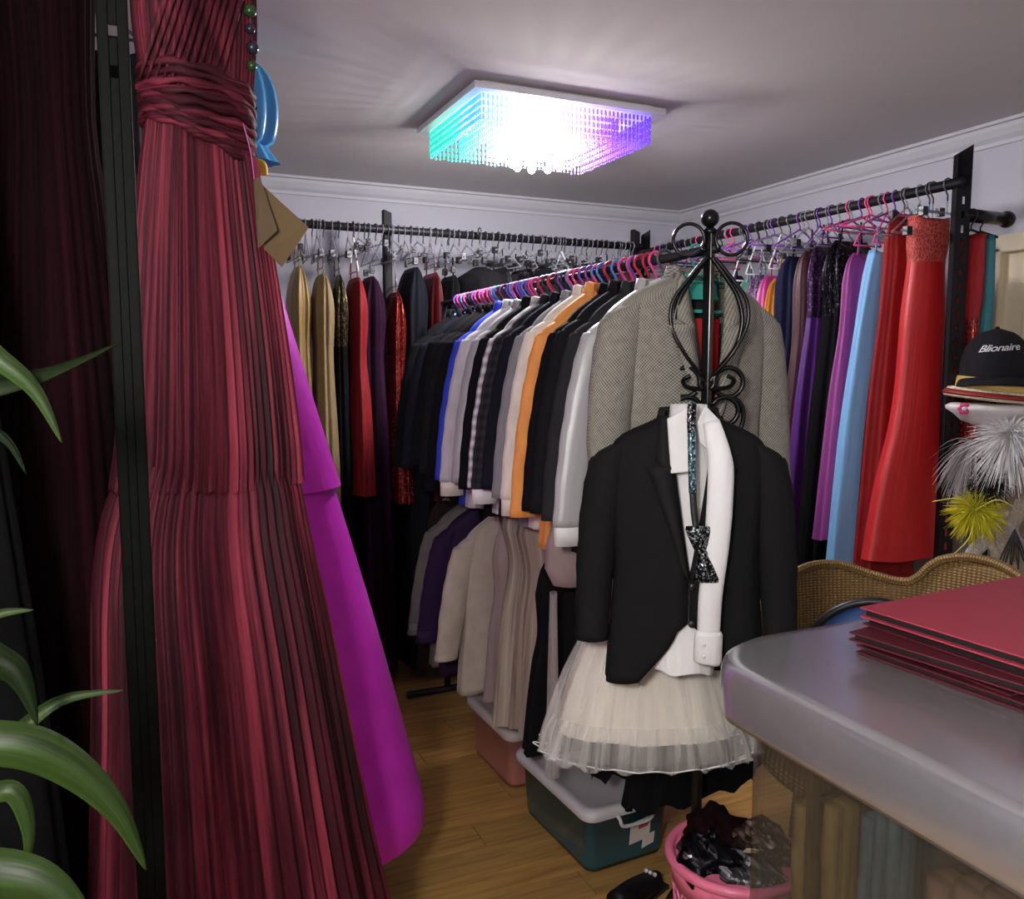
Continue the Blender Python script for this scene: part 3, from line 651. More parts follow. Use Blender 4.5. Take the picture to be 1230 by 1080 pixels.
# ================================================================== MIDDLE RACK: suit jackets on the top rail
M_hound = F('houndstooth_wool', (.04, .038, .034), .9, .1, 'hound', (.46, .44, .37), 1.35); M_silver = F('silver_satin', (.36, .36, .37), .35, .2, 'satin', (.55, .55, .56)); M_char = F('charcoal_wool', (.022, .0225, .025), .9, .08); M_suit = F('black_suit_wool', (.008, .008, .009), .85, .05)
M_apr = F('apricot_cotton', (.72, .28, .07), .7, .2); M_cream = F('ivory_cotton', (.66, .62, .54), .7, .2); M_grey = F('mid_grey_wool', (.20, .20, .21), .85, .2); M_inkp = F('ink_plaid', (.008, .008, .010), .9, .05, 'plaid', (.035, .035, .042)); M_wplaid = F('white_grey_plaid', (.12, .12, .125), .85, .1, 'plaid', (.80, .80, .80))
M_lgrey = F('pale_grey_wool', (.46, .45, .47), .8, .2); M_royal = F('royal_blue_wool', (.02, .045, .42), .7, .2); M_wshirt = F('white_cotton', (.78, .77, .75), .7, .15); M_mblack = F('jet_wool', (.005, .005, .006), .9, .04); M_ncoat = F('dark_navy_wool', (.008, .009, .016), .9, .04)
JK = [ # y, label, mat, cuff, hanger colour, scale
 (1.89, 'silver grey satin jacket right behind the houndstooth jacket', M_silver, M_wshirt, 'white', 1.0),
 (1.965, 'charcoal wool jacket behind the silver satin jacket', M_char, None, 'black', .99),
 (2.03, 'black suit jacket second in front of the apricot jacket', M_suit, None, 'purple', 1.01),
 (2.085, 'black suit jacket directly in front of the apricot jacket', M_mblack, None, 'pink', 1.0),
 (2.165, 'apricot orange jacket between black and ivory jackets', M_apr, None, 'red', 1.05),
 (2.24, 'ivory white jacket left of the apricot jacket', M_cream, M_cream, 'pink', 1.0),
 (2.32, 'mid grey wool jacket left of the ivory jacket', M_grey, None, 'purple', .99),
 (2.395, 'dark navy jacket left of the mid grey jacket', M_ncoat, None, 'pink', .98),
 (2.465, 'ink dark plaid jacket next to the white plaid jacket', M_inkp, M_wshirt, 'purple', 1.0),
 (2.54, 'white and grey plaid jacket in the middle of the row', M_wplaid, None, 'pink', .98),
 (2.61, 'plain black jacket between plaid and grey jackets', M_mblack, None, 'red', 1.0),
 (2.69, 'mid grey satin sheen jacket next to the pale grey jacket', F('grey_sateen', (.28, .28, .29), .5, .2, 'satin', (.4, .4, .41)), None, 'pink', 1.0),
 (2.77, 'pale grey jacket next to the royal blue jacket', M_lgrey, M_cream, 'purple', 1.0),
 (2.85, 'royal blue jacket between pale grey and black jackets', M_royal, None, 'blue', 1.0),
 (2.94, 'black jacket immediately left of the royal blue jacket', M_mblack, None, 'pink', 1.0),
 (3.03, 'black jacket second left of the royal blue jacket', M_suit, None, 'blue', 1.0),
 (3.13, 'black jacket third left of the royal blue jacket', M_mblack, None, 'purple', 1.0),
 (3.24, 'dark navy jacket near the far end of the jacket rail', M_ncoat, None, 'black', 1.0),
 (3.36, 'black jacket at the far left end of the jacket rail', M_mblack, None, 'blue', 1.02)]
NZ = 1.762
JN = list(zip([q[0] for q in JK], ('silver satin', 'charcoal', 'second black', 'first black', 'apricot', 'ivory', 'mid grey', 'dark navy', 'ink plaid', 'white plaid', 'plain black', 'grey sateen', 'pale grey', 'royal blue', 'near black', 'middle black', 'third black', 'far navy', 'farthest black')))
for y, lab, mat, cf, hc, s_ in JK:
    jacket(lab, MX, y, NZ+random.uniform(-.008, .008), random.uniform(-.06, .06), mat, .55, -.33, .09, .62, (s_, 1, s_*random.uniform(.97, 1.01)), False, None, cf)
    hanger('%s hanger holding the %s' % (hc, ' '.join(lab.split()[:9])), MX, y, MZ, random.uniform(-.1, .1), 'velvet', hc, .075, .06)
y = 1.93
while y < 3.45:
    c = random.choice(('pink', 'purple', 'pink', 'black', 'red', 'blue', 'purple'))
    hanger(between('spare %s velvet hanger' % c, y, JN, ' on the middle rail', 'jackets'), MX, y, MZ, random.uniform(-.25, .25), 'velvet', c, .07, .05, c+' hangers on the middle rail'); y += .04+random.uniform(-.006, .008)
# the houndstooth jacket, front one
hj = jacket('grey houndstooth tweed jacket, nearest on the middle rack behind the coat stand', MX+.015, 1.775, 1.775, .03, M_hound, .8, -.40, .09, .64, (1.04, 1, 1.03), True, broad=True)
MB().box((0, .034, -.2), (.15, .012, .4)).build('lining', plain('black_lining', (.02, .02, .024), .6), hj, False)
th = hanger('teal plastic hanger inside the houndstooth jacket', MX+.015, 1.775, MZ, 0, 'tube', 'teal', .075, .10)
MB().loft([[(-.062, -.006, -.075), (.062, -.006, -.075), (.07, -.006, -.115), (-.07, -.006, -.115)], [(-.062, .006, -.075), (.062, .006, -.075), (.07, .006, -.115), (-.07, .006, -.115)]], True, True, True).build('top_plate', HC['teal'], th, False)
MB().box((0, -.005, -.145), (.15, .01, .008)).build('trouser_bar', HC['teal'], th, False)
vt = thing('red_vest', 'red garment showing in the open collar of the houndstooth jacket', 'vest', (MX+.015, 1.755, 1.40))
skirt_mesh([(1.67, .062, .012), (1.55, .06, .015), (1.40, .05, .015)], 1.67, 1.40, 1.40, 40, 8, 4, .04, .02).build('body', M_scar, vt)

# lower rail of the middle rack
low = [ # y, label, nick, mat, top, hem, wt, ww, wh, dt, dh
 (3.40, 'dark brown dress at the far end of the lower rail', 'dark brown', F('dark_brown_crepe', (.02, .012, .010), .8, .1), .97, .2, .15, .14, .2, .04, .05),
 (2.72, 'pale mauve dress low beneath the ivory jacket', 'pale mauve', F('mauve_grey_satin', (.24, .18, .17), .6, .2, 'satin'), .98, .33, .13, .12, .15, .045, .06),
 (2.60, 'ivory chiffon gown with lacy hem on the lower rail', 'ivory chiffon', F('ivory_chiffon', (.36, .30, .235), .7, .1, 'streak', (.45, .385, .31), .35), 1.12, .30, .15, .12, .185, .06, .07),
 (2.47, 'beige pink tulle gown next to the ivory chiffon gown', 'beige pink tulle', F('beige_tulle', (.27, .21, .165), .7, .1, 'streak', (.33, .26, .21), .4), 1.12, .33, .15, .12, .17, .05, .06),
 (2.33, 'long black gown on the lower rail above the pink storage box', 'long black', M_mblack, .95, .31, .15, .14, .185, .05, .06),
 (2.22, 'black velvet gown on the lower rail above the grey storage box', 'black velvet', M_blk, .90, .37, .14, .13, .16, .045, .055)]
for y, lab, nick, mat, top, hem, wt, ww, wh, dt, dh in low:
    gown(lab, MX-.02, y, random.uniform(-.08, .08), simple(top, hem, wt, ww, wh, dt, dh, top-.25), mat, top-.25, None, 7, .13, hz=LZ if top < LZ-.05 else MZ-.62, hk=('tube', 'clear') if top < LZ-.05 else None, hlabel='hanger on the lower rail holding the %s gown' % nick, straps=top < LZ-.05)
for y, lab, mat, nick in ((3.22, 'grey wool jacket low down at the far end of the lower rail', F('taupe_wool', (.12, .11, .10), .85, .1), 'grey wool'), (3.10, 'dark purple black jacket beside the low grey wool jacket', F('aubergine_wool', (.010, .005, .015), .8, .05, 'satin', (.028, .009, .055)), 'dark purple'), (2.90, 'ivory long-sleeved jacket left of the ivory chiffon gown', F('darker_ivory', (.40, .355, .29), .75, .1), 'ivory long-sleeved')):  # low ivory jacket uses a darker, warmer ivory than the top-rail one
    jacket(lab, MX, y, .985, random.uniform(-.05, .05), mat, .6, -.33, .09, .56, (.98, 1, .95), False)
    hanger('hanger on the lower rail holding the %s jacket' % nick, MX, y, LZ, 0, 'velvet', 'black', .07, .06)
pm = thing('felt_hat', 'pale mauve round bonnet tucked above the long black gown', 'hat', (1.12, 2.06, .92))
mb = MB(); rg = []
for z, r_ in ((.0, .02), (.01, .06), (.06, .085), (.13, .082), (.2, .06), (.235, .02)): rg.append([(r_*cos(a), .05*(r_/.085)*sin(a), z) for a in [2*pi*q/24 for q in range(24)]])
mb.loft(rg, True, True, True); mb.build('crown', F('mauve_felt', (.30, .22, .22), .85, .2), pm)
mb = MB(); mb.tube([(.075*cos(2*pi*q/20), -.052, .10+.03*sin(2*pi*q/20)) for q in range(6)], .006, 6); mb.build('bow', HC['black'], pm)

# ================================================================== COAT STAND with boy's suit
CS = thing('coat_stand', 'black wrought iron coat stand with scrollwork and ball finial', 'coat stand', (1.292, 1.69, 0), -.55)
CK = 1.1
mb = MB(); mb.tube([(0, 0, .02), (0, 0, 1.885)], .0155, 4); po = mb.build('pole', M_black2, CS, False); po.rotation_euler = (0, 0, .25); bevel(po, .003)
mb = MB(); mb.sphere((0, 0, 1.908), .022, 20); mb.lathe([(.012, 1.868), (.017, 1.874), (.017, 1.881), (.009, 1.887)], 16); mb.build('ball_finial', M_black2, CS)
def scroll(pts, r=.0045, nm='scroll', n=6): MB().tube(spline([(p[0]*CK, (p[1] if len(p) > 2 else -.012)*CK, 1.55+(p[-1]-1.55)*1.125) for p in pts], n), r*CK, 8).build(nm, M_black2, CS)
def circ(cx_, cz, r, a0, a1, n=14): return [(cx_+r*cos(lerp(a0, a1, k/n)), cz+r*sin(lerp(a0, a1, k/n))) for k in range(n+1)]
for s in (-1, 1):
    scroll([(s*x, z) for x, z in [(.008, 1.80)]+circ(.046, 1.822, .034, R(215), R(-140), 12)], .004, 'top_loop', 3)
    scroll([(s*.004, 1.785), (s*.03, 1.75), (s*.062, 1.70), (s*.074, 1.645), (s*.060, 1.59), (s*.03, 1.55), (s*.006, 1.515)], .0055, 'lyre_scroll')
    scroll([(s*.010, -.03, 1.78), (s*.04, -.03, 1.745), (s*.079, -.03, 1.69), (s*.081, -.03, 1.635), (s*.05, -.03, 1.575), (s*.012, -.02, 1.53)], .0045, 'lyre_scroll')
    scroll([(s*x, z) for x, z in [(.008, 1.50)]+circ(.047, 1.515, .032, R(190), R(-140), 14)], .006, 'ring_scroll', 3)
    scroll([(s*x, z) for x, z in [(.010, 1.47)]+circ(.040, 1.452, .030, R(150), R(-190), 14)], .006, 'ring_scroll', 3)
    scroll([(s*x, z) for x, z in [(.03, 1.486), (.07, 1.475), (.082, 1.44), (.07, 1.40), (.045, 1.375)]], .0055, 'hook_scroll')
    scroll([(s*.01, -.01, 1.50), (s*.045, -.03, 1.505), (s*.055, -.045, 1.52), (s*.04, -.05, 1.53)], .005, 'hook_scroll')
for k in range(4):
    a = k*pi/2+.3
    MB().tube(spline([(0, 0, .16), (.1*cos(a), .1*sin(a), .12), (.19*cos(a), .19*sin(a), .02)], 6), .008, 8).build('foot', M_black2, CS)
JR = -.48
JO = (1.112, 1.515, 1.438)
SJ = (.80, .9, .83)
bj = jacket('black boys suit jacket hanging open over a white shirt on the coat stand', JO[0], JO[1], JO[2], JR, F('black_suit_front', (.009, .009, .0095), .8, .04), .8, -.42, .13, .60, SJ, True, lmat=F('black_lapel', (.012, .012, .0125), .7, .04), drop_pockets=False, broad=True)
ws = thing('dress_shirt', 'white boys dress shirt with loose sleeve over the black suit jacket', 'shirt', JO, JR); ws.scale = SJ
M_ws = F('bright_white_cotton', (.86, .86, .86), .6, .1, 'satin', (.92, .92, .92))
for s, pts in ((-1, [(-.068, .0), (-.012, .034), (.002, -.02), (-.006, -.135), (-.056, -.142)]), (1, [(.068, .0), (.03, .036), (.006, -.01), (.018, -.06), (.065, -.10)])):
    mb = MB(); mb.loft([[(p[0], -.075+.25*abs(p[0])-.012, p[1]) for p in pts], [(p[0], -.063+.25*abs(p[0])-.012, p[1]) for p in pts]], True, True, True); bevel(mb.build('collar_point', M_ws, ws, False), .003)
mb = MB(); mb.lathe([(.052, -.03), (.055, .0), (.05, .034), (.046, .034), (.046, -.03)], 24); mb.v = [(p[0], p[1]*.8, p[2]) for p in mb.v]; mb.build('collar_band', M_ws, ws)
skirt_mesh([(-.02, .05, .03), (-.2, .12, .04), (-.5, .13, .05), (-.685, .085, .062)], -.02, -.685, 0, 48, 16, 5, .08, .03, None, .3, False, .006).build('body', M_ws, ws)
P = spline([(.045, -.085, -.005), (.066, -.108, -.10), (.066, -.118, -.20), (.060, -.118, -.32), (.048, -.116, -.45), (.046, -.112, -.56)], 5)
mb = MB(); mb.tube(P, [lerp(.022, .034, min(1, k/6)) if k < 12 else lerp(.034, .030, (k-12)/13) for k in range(len(P))], 16, True, .45); mb.build('sleeve', M_ws, ws)
mb = MB(); mb.tube([(.046, -.112, -.545), (.046, -.112, -.555), (.045, -.111, -.625), (.044, -.111, -.632)], [.033, .038, .038, .034], 16, True, .45); cf = mb.build('cuff', M_ws, ws)
for k in range(2): o = put('button', _btn, HC['white'], ws); o.location = (.03, -.133, -.575-.03*k); o.rotation_euler = (pi/2, 0, 0); o.scale = (.5, .5, .5)
bt = thing('bow_tie', 'black sequined bow tie with beaded neck strap on the white shirt', 'bow tie', JO, JR); bt.scale = SJ
M_bts = F('tie_sequins', (.012, .013, .015), .3, 0, 'sequin', (.35, .38, .40), 1.6); M_tealb = F('teal_beads', (.03, .10, .12), .3, 0, 'sequin', (.35, .5, .52), 1.6)
mb = MB(); mb.tube(spline([(-.008, -.098, .045), (-.010, -.105, -.02), (-.008, -.112, -.1), (-.004, -.112, -.185)], 5), .0105, 10, True, .5); mb.build('neck_strap', M_tealb, bt)
mb = MB(); mb.tube(spline([(-.010, -.108, .04), (-.012, -.115, -.005), (-.010, -.118, -.03)], 5), .012, 10, True, .5); mb.build('strap_end', M_bts, bt)
for s in (-1, 1):
    rg = []
    for k in range(9):
        t = k/8; hw = lerp(.009, .036, t**.7)*(1-.15*(t > .9)); th_ = lerp(.008, .014, sin(pi*t))
        c = Vector((.022+s*.004+.010*s*t, -.122-.006*t, -.34-s*.072*t))
        rg.append([(c.x+hw*cos(2*pi*q/12), c.y+th_*sin(2*pi*q/12), c.z) for q in range(12)])
    mb = MB(); mb.loft(rg, True, True, True); mb.build('wing', M_bts, bt)
mb = MB(); mb.sphere((.022, -.13, -.34), .014, 12); mb.build('knot', M_bts, bt)
mb = MB(); mb.tube(spline([(-.004, -.112, -.185), (.002, -.115, -.25), (.016, -.122, -.32)], 5), .009, 8, True, .5); mb.build('neck_strap', HC['black'], bt)

# white tulle skirt behind the suit
TK = thing('tulle_skirt', 'cream satin party skirt with white tulle ruffle under the black suit', 'skirt', (1.115, 1.665, .61), -.42)
M_csat = F('cream_satin', (.84, .78, .67), .5, .2, 'satin', (.88, .83, .73)); M_tul = sheer('white_tulle', (.84, .82, .78), .28); M_tul0 = sheer('fine_tulle', (.84, .82, .78), .16)
skirt_mesh([(1.02, .10, .05), (.93, .13, .06), (.80, .18, .085), (.70, .205, .10), (.655, .212, .105)], 1.02, .655, .60, 90, 16, 6, .07, .03, None, .3, False, .004).build('satin_underskirt', M_csat, TK)
skirt_mesh([(1.02, .102, .052), (.93, .14, .068), (.80, .20, .095), (.70, .232, .115), (.62, .248, .122)], 1.02, .615, .60, 160, 16, 15, .10, .02, None, .6, False, .008).build('tulle_layer', M_tul0, TK)
skirt_mesh([(.70, .232, .115), (.66, .25, .125), (.60, .262, .13)], .70, .60, .60, 160, 16, 19, .11, .02, None, .1, False, .010).build('tulle_layer', M_tul, TK)
mb = MB(); pts = []
for k in range(241):
    a = 2*pi*k/240; m = 1+.11*(.55*sin(19*a)+.25*sin(3*a)); pts.append((.262*m*cos(a), .13*m*sin(a), .004+.006*sin(19*a)))
mb.tube(pts, .0018, 5, False); mb.build('hem_edging', plain('white_edging', (.8, .79, .77), .6), TK)
# extra dark gowns above the storage boxes
gown('black ruffled gown hanging over the white box lid', MX+.06, 2.02, -.1, [(.93, .14, .05), (.75, .15, .06), (.5, .18, .065), (.36, .20, .07)], M_mblack, .75, None, 11, .14, hz=LZ, hk=('tube', 'black'), hlabel='hanger on the lower rail holding the black ruffled gown', hemwave=.02, straps=True)
gown('black velvet gown hanging behind the tulle skirt', MX+.10, 1.84, .1, [(.93, .14, .045), (.75, .16, .05), (.5, .21, .06), (.36, .235, .06)], M_blk, .75, None, 9, .14, hz=LZ, hk=('tube', 'black'), hlabel='hanger on the lower rail holding the velvet gown behind the tulle', hemwave=.015, straps=True)
gown('sheer pale veil hanging beside the black ruffled gown', MX-.22, 2.10, .2, [(.90, .010, .010), (.6, .016, .014), (.36, .02, .016), (.34, .022, .016)], sheer('pale_veil', (.55, .48, .48), .45), None, None, 5, .2, name='veil', cat='veil', hk=None, straps=False)

# ================================================================== STORAGE BOXES, BASKET, SHOE
def rrect(hx, hy, r, z, n=5):
    out = []
    for cx_, cy_, a0 in ((hx-r, hy-r, 0), (-hx+r, hy-r, pi/2), (-hx+r, -hy+r, pi), (hx-r, -hy+r, 1.5*pi)):
        for k in range(n+1): a = a0+pi/2*k/n; out.append((cx_+r*cos(a), cy_+r*sin(a), z))
    return out
def storage(label, x, y, rz, mat, lidmat, h=.2, base=(.14, .21), top=(.158, .235), sticker=True):
    t = thing('storage_box', label, 'box', (x, y, .005), rz)
    mb = MB(); mb.loft([rrect(base[0]*.95, base[1]*.95, .03, .004), rrect(base[0], base[1], .035, .0), rrect(base[0]+.004, base[1]+.004, .035, .02), rrect(top[0]-.008, top[1]-.008, .035, h-.03), rrect(top[0], top[1], .035, h-.028), rrect(top[0], top[1], .035, h)], True, True, False); mb.build('body', mat, t)
    mb = MB(); mb.loft([rrect(top[0]+.012, top[1]+.012, .04, h-.018), rrect(top[0]+.015, top[1]+.015, .04, h-.006), rrect(top[0]+.012, top[1]+.012, .04, h+.010), rrect(top[0]-.005, top[1]-.005, .035, h+.016), rrect(top[0]-.02, top[1]-.02, .03, h+.008)], True, False, True); lo = mb.build('lid', lidmat, t)
    for s in (-1, 1):
        mb = MB(); yy = s*(top[1]+.022)
        mb.tube(spline([(-.06, s*top[1], h-.012), (-.06, yy, h-.022), (-.045, yy+s*.004, h-.045), (.045, yy+s*.004, h-.045), (.06, yy, h-.022), (.06, s*top[1], h-.012)], 5), .006, 8); mb.build('latch_handle', lidmat, t)
    if sticker:
        g = lambda px, z: -(lerp(base[1], top[1], z/h))-.002
        mb = MB(); mb.add([(.0, g(0, .06), .06), (.075, g(0, .07), .07), (.075, g(0, .145), .145), (.0, g(0, .135), .135)], [(0, 1, 2, 3)]); solid(mb.build('price_sticker', plain('white_paper', (.7, .66, .62), .6), t, False), .001)
        mb = MB(); mb.add([(.05, g(0, .03)-.001, .035), (.095, g(0, .03)-.001, .045), (.095, g(0, .08)-.001, .085), (.05, g(0, .08)-.001, .078)], [(0, 1, 2, 3)]); solid(mb.build('price_sticker', plain('white_paper', (.7, .66, .62), .6), t, False), .001)
        mb = MB(); mb.add([(.03, g(0, .10)-.0025, .108), (.066, g(0, .1)-.0025, .112), (.066, g(0, .138)-.0025, .138), (.03, g(0, .13)-.0025, .132)], [(0, 1, 2, 3)]); solid(mb.build('red_print', plain('red_ink', (.5, .05, .06), .6), t, False), .0006)
    return t
M_lid = plain('white_lid_plastic', (.62, .61, .62), .35)
storage('dark teal plastic storage box with white lid and price sticker', 1.335, 2.31, .04, plain('teal_tub_plastic', (.022, .085, .105), .22, 0, .5), M_lid)
storage('pink plastic storage box with pale lid behind the teal box', 1.335, 2.84, .02, plain('pink_tub_plastic', (.42, .17, .14), .4), plain('pale_pink_lid', (.50, .44, .42), .4), .21, (.14, .175), (.155, .195), False)
bk = thing('laundry_basket', 'pink lattice plastic basket full of dark garments by the counter', 'basket', (1.27, 1.51, .005))
M_pk = plain('pink_basket_plastic', (.85, .20, .33), .35)
br = lambda z: lerp(.115, .152, z/.375)
mb = MB(); mb.lathe([(.10, .0), (.118, .0), (.121, .03), (.119, .03), (.1, .006)], 36); mb.build('base', M_pk, bk)
mb = MB(); mb.tube([(.154*cos(2*pi*k/40), .154*sin(2*pi*k/40), .375) for k in range(41)], .0125, 10, False); mb.build('rim', M_pk, bk)
mb = MB(); mb.lathe([(br(.31), .31), (br(.31)+.003, .31), (br(.375)+.003, .375), (br(.375), .375)], 40); mb.build('top_band', M_pk, bk)
for s in (-1, 1):
    mb = MB()
    for k in range(22):
        mb.tube([(br(z)*cos(2*pi*k/22+s*z*3.6), br(z)*sin(2*pi*k/22+s*z*3.6), z) for z in [.02+.295*q/9 for q in range(10)]], .0035, 5)
    mb.build('lattice', M_pk, bk, kind='stuff')
def clump(parent, c, r, mat, name, seed, sq=.6):
    rnd = random.Random(seed); ph = [rnd.random()*6 for _ in range(6)]; rg = []
    for i in range(13):
        th_ = pi*i/12; rg.append([])
        for k in range(24):
            a = 2*pi*k/24; m = 1+.16*sin(3*a+ph[0]+2*th_)+.12*sin(5*th_+ph[1]+a)+.09*sin(7*a+ph[2]-3*th_)
            rg[-1].append((c[0]+r*m*max(.02, sin(th_))*cos(a), c[1]+r*m*max(.02, sin(th_))*sin(a), c[2]-r*m*sq*cos(th_)))
    mb = MB(); mb.loft(rg, True, True, True); return mb.build(name, mat, parent)
for lab, c, r_, mat, s in (('crumpled black sequined garment lying left in the pink basket', (1.20, 1.52, .385), .08, M_bseq, 1), ('crumpled dark wine garment lying at the back of the pink basket', (1.28, 1.585, .395), .08, M_shaded_wine, 2), ('crumpled brown glitter garment lying right in the pink basket', (1.335, 1.50, .39), .08, F('brown_glitter', (.05, .03, .025), .4, 0, 'sequin', (.2, .13, .11)), 3), ('crumpled grey shiny garment lying at the front of the pink basket', (1.26, 1.445, .375), .075, F('grey_glitter', (.07, .07, .075), .4, 0, 'sequin', (.25, .25, .27)), 4)):
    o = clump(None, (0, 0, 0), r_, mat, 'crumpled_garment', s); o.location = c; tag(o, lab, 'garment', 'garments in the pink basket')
o = clump(None, (0, 0, 0), .14, M_mblack, 'crumpled_garment', 8, 1.0); o.location = (1.27, 1.51, .17); o.scale = (.75, .75, 1.1); tag(o, 'bundle of black clothing filling the bottom of the pink basket', 'garment')
o = MB().box((0, 0, 0), (.03, .002, .022), 0).build('paper_label', plain('cream_paper', (.75, .65, .4), .7), None, False); o.location = (1.25, 1.43, .438); o.rotation_euler = (.7, .2, -.3); tag(o, 'small cream paper label on the garments in the pink basket', 'label')
sh = thing('shoe', 'black shoe with crystal trim lying on the floor beside the basket', 'shoe', (1.27, 1.93, .0), .4)
mb = MB(); rg = []
for k in range(11):
    t = k/10; wd = .03+.012*sin(pi*t)-.012*(t > .9); hh = lerp(.075, .035, t)
    rg.append([(-.11+.22*t, wd*cos(2*pi*q/14), .008+max(0, hh*.5*(1+sin(2*pi*q/14)))) for q in range(14)])
mb.loft(rg, True, True, True); mb.build('upper', M_blk2, sh); MB().box((0, 0, .006), (.23, .075, .012)).build('sole', HC['black'], sh, False)
for k in range(3): MB().sphere((.07, -.015+.015*k, .055), .007, 8).build('crystal', plain('crystal_trim', (.8, .8, .8), .1, .3), sh)

# ================================================================== COUNTER (display cabinet)
M_steelTop = plain('satin_steel_laminate', (.58, .57, .60), .24, .75, .5, 0); M_alu = plain('brushed_aluminium', (.42, .40, .41), .3, .8)
CTX0, CTX1, CTY0, CTY1, CTZ = .885, 2.02, -.1, 1.195, 1.05
def outline(inset=0, rc=.16, n=12):
    x0, x1, y0, y1 = CTX0+inset, CTX1-inset, CTY0+inset, CTY1-inset; r_ = rc-inset*.6
    pts = [(x0, y0)]
    pts += [(x0, y0+(y1-r_-y0)*k/8) for k in range(1, 8)]
    pts += [(x0+r_*1.15-r_*1.15*cos(pi/2*k/n), y1-r_*.8+r_*.8*sin(pi/2*k/n)) for k in range(n+1)]
    pts += [(x1, y1), (x1, y0)]; return pts
cb = thing('display_counter', 'grey metal-topped glass display counter with rounded corner', 'counter', (0, 0, 0))
mb = MB(); rg = []
for ins, z in ((.03, CTZ-.10), (.004, CTZ-.098), (.0, CTZ-.085), (.0, CTZ-.02), (.004, CTZ-.006), (.012, CTZ), (.03, CTZ)):
    rg.append([(x, y, z) for x, y in outline(ins)])
mb.loft(rg, True, True, True); mb.build('top_slab', M_steelTop, cb)
mb = MB(); mb.loft([[(x, y, z) for x, y in outline(.05)] for z in (.12, CTZ-.099)], True); go = mb.build('glass_panel', None or clear('counter_glass', (.10, .085, .06), .05, .78), cb)
mb = MB(); mb.loft([[(x, y, z) for x, y in outline(.035)] for z in (.0, .12)], True, True, True); mb.build('plinth', M_alu, cb)
mb = MB(); mb.loft([[(x, y, z) for x, y in outline(.075)] for z in (.55, .562)], True, True, True); mb.build('shelf', clear('shelf_glass', (.6, .65, .62), .08, .8), cb)
for (x, y) in ((CTX0+.062, .12), (CTX0+.062, CTY1-.25), (CTX0+.32, CTY1-.062)):
    MB().box((x, y, .53), (.014, .014, .82)).build('corner_post', plain('olive_bronze', (.16, .11, .05), .4, .5), cb, False)
# folded goods behind the counter glass
for k, (lab, x, y, z, s, c) in enumerate((('tan folded fabric upright behind the counter glass near its corner', 1.06, 1.00, .565, (.12, .10, .27), (.30, .20, .07)),
    ('teal grey folded scarf behind the counter glass', 1.05, .87, .565, (.10, .07, .33), (.13, .20, .22)), ('brown folded shawl behind the counter glass', 1.06, .72, .565, (.12, .14, .29), (.22, .13, .09)),
    ('dark navy folded fabric behind the counter glass', 1.05, .61, .565, (.10, .06, .30), (.02, .025, .045)), ('grey folded fabric behind the counter glass', 1.06, .53, .565, (.12, .06, .27), (.20, .19, .18)),
    ('moss green folded fabric behind the counter glass', 1.06, .40, .565, (.12, .16, .28), (.09, .15, .05)), ('mustard yellow folded fabric on the lower counter shelf', 1.06, .85, .125, (.14, .2, .32), (.45, .27, .04)))):
    t = thing('folded_fabric', lab, 'fabric', (x, y, z), .1*sin(k*2.3))
    for q in range(3):
        mb = MB(); rg = []; hx, hy, hz = s[0]/2, s[1]/2/3*.95, s[2]*(1-.06*q)
        for i in range(9):
            zz = hz*i/8; rg.append([(p[0]*(1+.04*sin(i*1.3+q)), p[1]+(q-1)*s[1]/3, zz) for p in rrect(hx, hy, hy*.8, 0, 3)])
        mb.loft(rg, True, True, True); mb.build('fold', F('folded_cloth_%d' % k, [a*.6 for a in c], .8, .1, 'streak', c, .5), t)
# folders on the counter
M_fred = plain('wine_red_leatherette', (.40, .045, .075), .5); M_fblk = plain('black_page_edges', (.014, .013, .014), .6); M_fdk = plain('dark_maroon_cover', (.10, .014, .022), .5)
FO = [('wine red folder on top of the stack on the counter', 1.40, .90, 1.118, .06, .53, .30, M_fred, .018), ('black folder second from the top of the counter stack', 1.40, .905, 1.099, .02, .50, .29, M_fdk, .017), ('dark maroon folder in the middle of the counter stack', 1.375, .915, 1.083, .14, .52, .30, M_fdk, .015), ('dark maroon folder second from the bottom of the counter stack', 1.405, .915, 1.067, -.02, .50, .29, M_fdk, .015), ('dark maroon folder at the bottom of the counter stack', 1.40, .91, 1.0515, .07, .52, .30, M_fdk, .014)]
for k, (lab, x, y, z, rz, lx, ly, mat, h) in enumerate(FO):
    t = thing('folder', lab, 'folder', (x, y, z), rz, 'folders stacked on the counter')
    bevel(MB().box((0, 0, h-.0015), (lx, ly, .003)).build('cover', mat, t, False), .001)
    bevel(MB().box((0, 0, .0015), (lx, ly, .003)).build('cover', mat, t, False), .001)
    mb = MB()
    for q in range(4): mb.box((.004-.003*(q % 2), 0, .003+(h-.006)*(q+.5)/4), (lx-.012-.006*(q % 2), ly-.012, (h-.006)/4*.9))
    mb.build('pages', M_fblk, t, False)
    MB().box((lx/2-.003, 0, h/2), (.006, ly, h)).build('spine', mat, t, False)

# ================================================================== WICKER CHAIR with cushion
def wickmat():
    m, nt, b = newmat('golden_wicker'); v = uvmap(nt, 1, 1)
    w1 = node(nt, 'ShaderNodeTexWave', bands_direction='X', i={'Scale': 22, 'Distortion': .6, 'Detail': 1}); nt.links.new(v, w1.inputs[0])
    w2 = node(nt, 'ShaderNodeTexWave', bands_direction='Y', i={'Scale': 34, 'Distortion': .8, 'Detail': 1}); nt.links.new(v, w2.inputs[0])
    mx = node(nt, 'ShaderNodeMath', operation='MULTIPLY'); nt.links.new(w1.outputs[1], mx.inputs[0]); nt.links.new(w2.outputs[1], mx.inputs[1])
    nt.links.new(ramp(nt, mx.outputs[0], [(0, (.17, .09, .025)), (.35, (.36, .22, .075)), (1, (.52, .36, .15))]), b.inputs['Base Color'])
    b.inputs['Roughness'].default_value = .5; bump(nt, b, mx.outputs[0], .8, .005); return m
M_wick = wickmat()
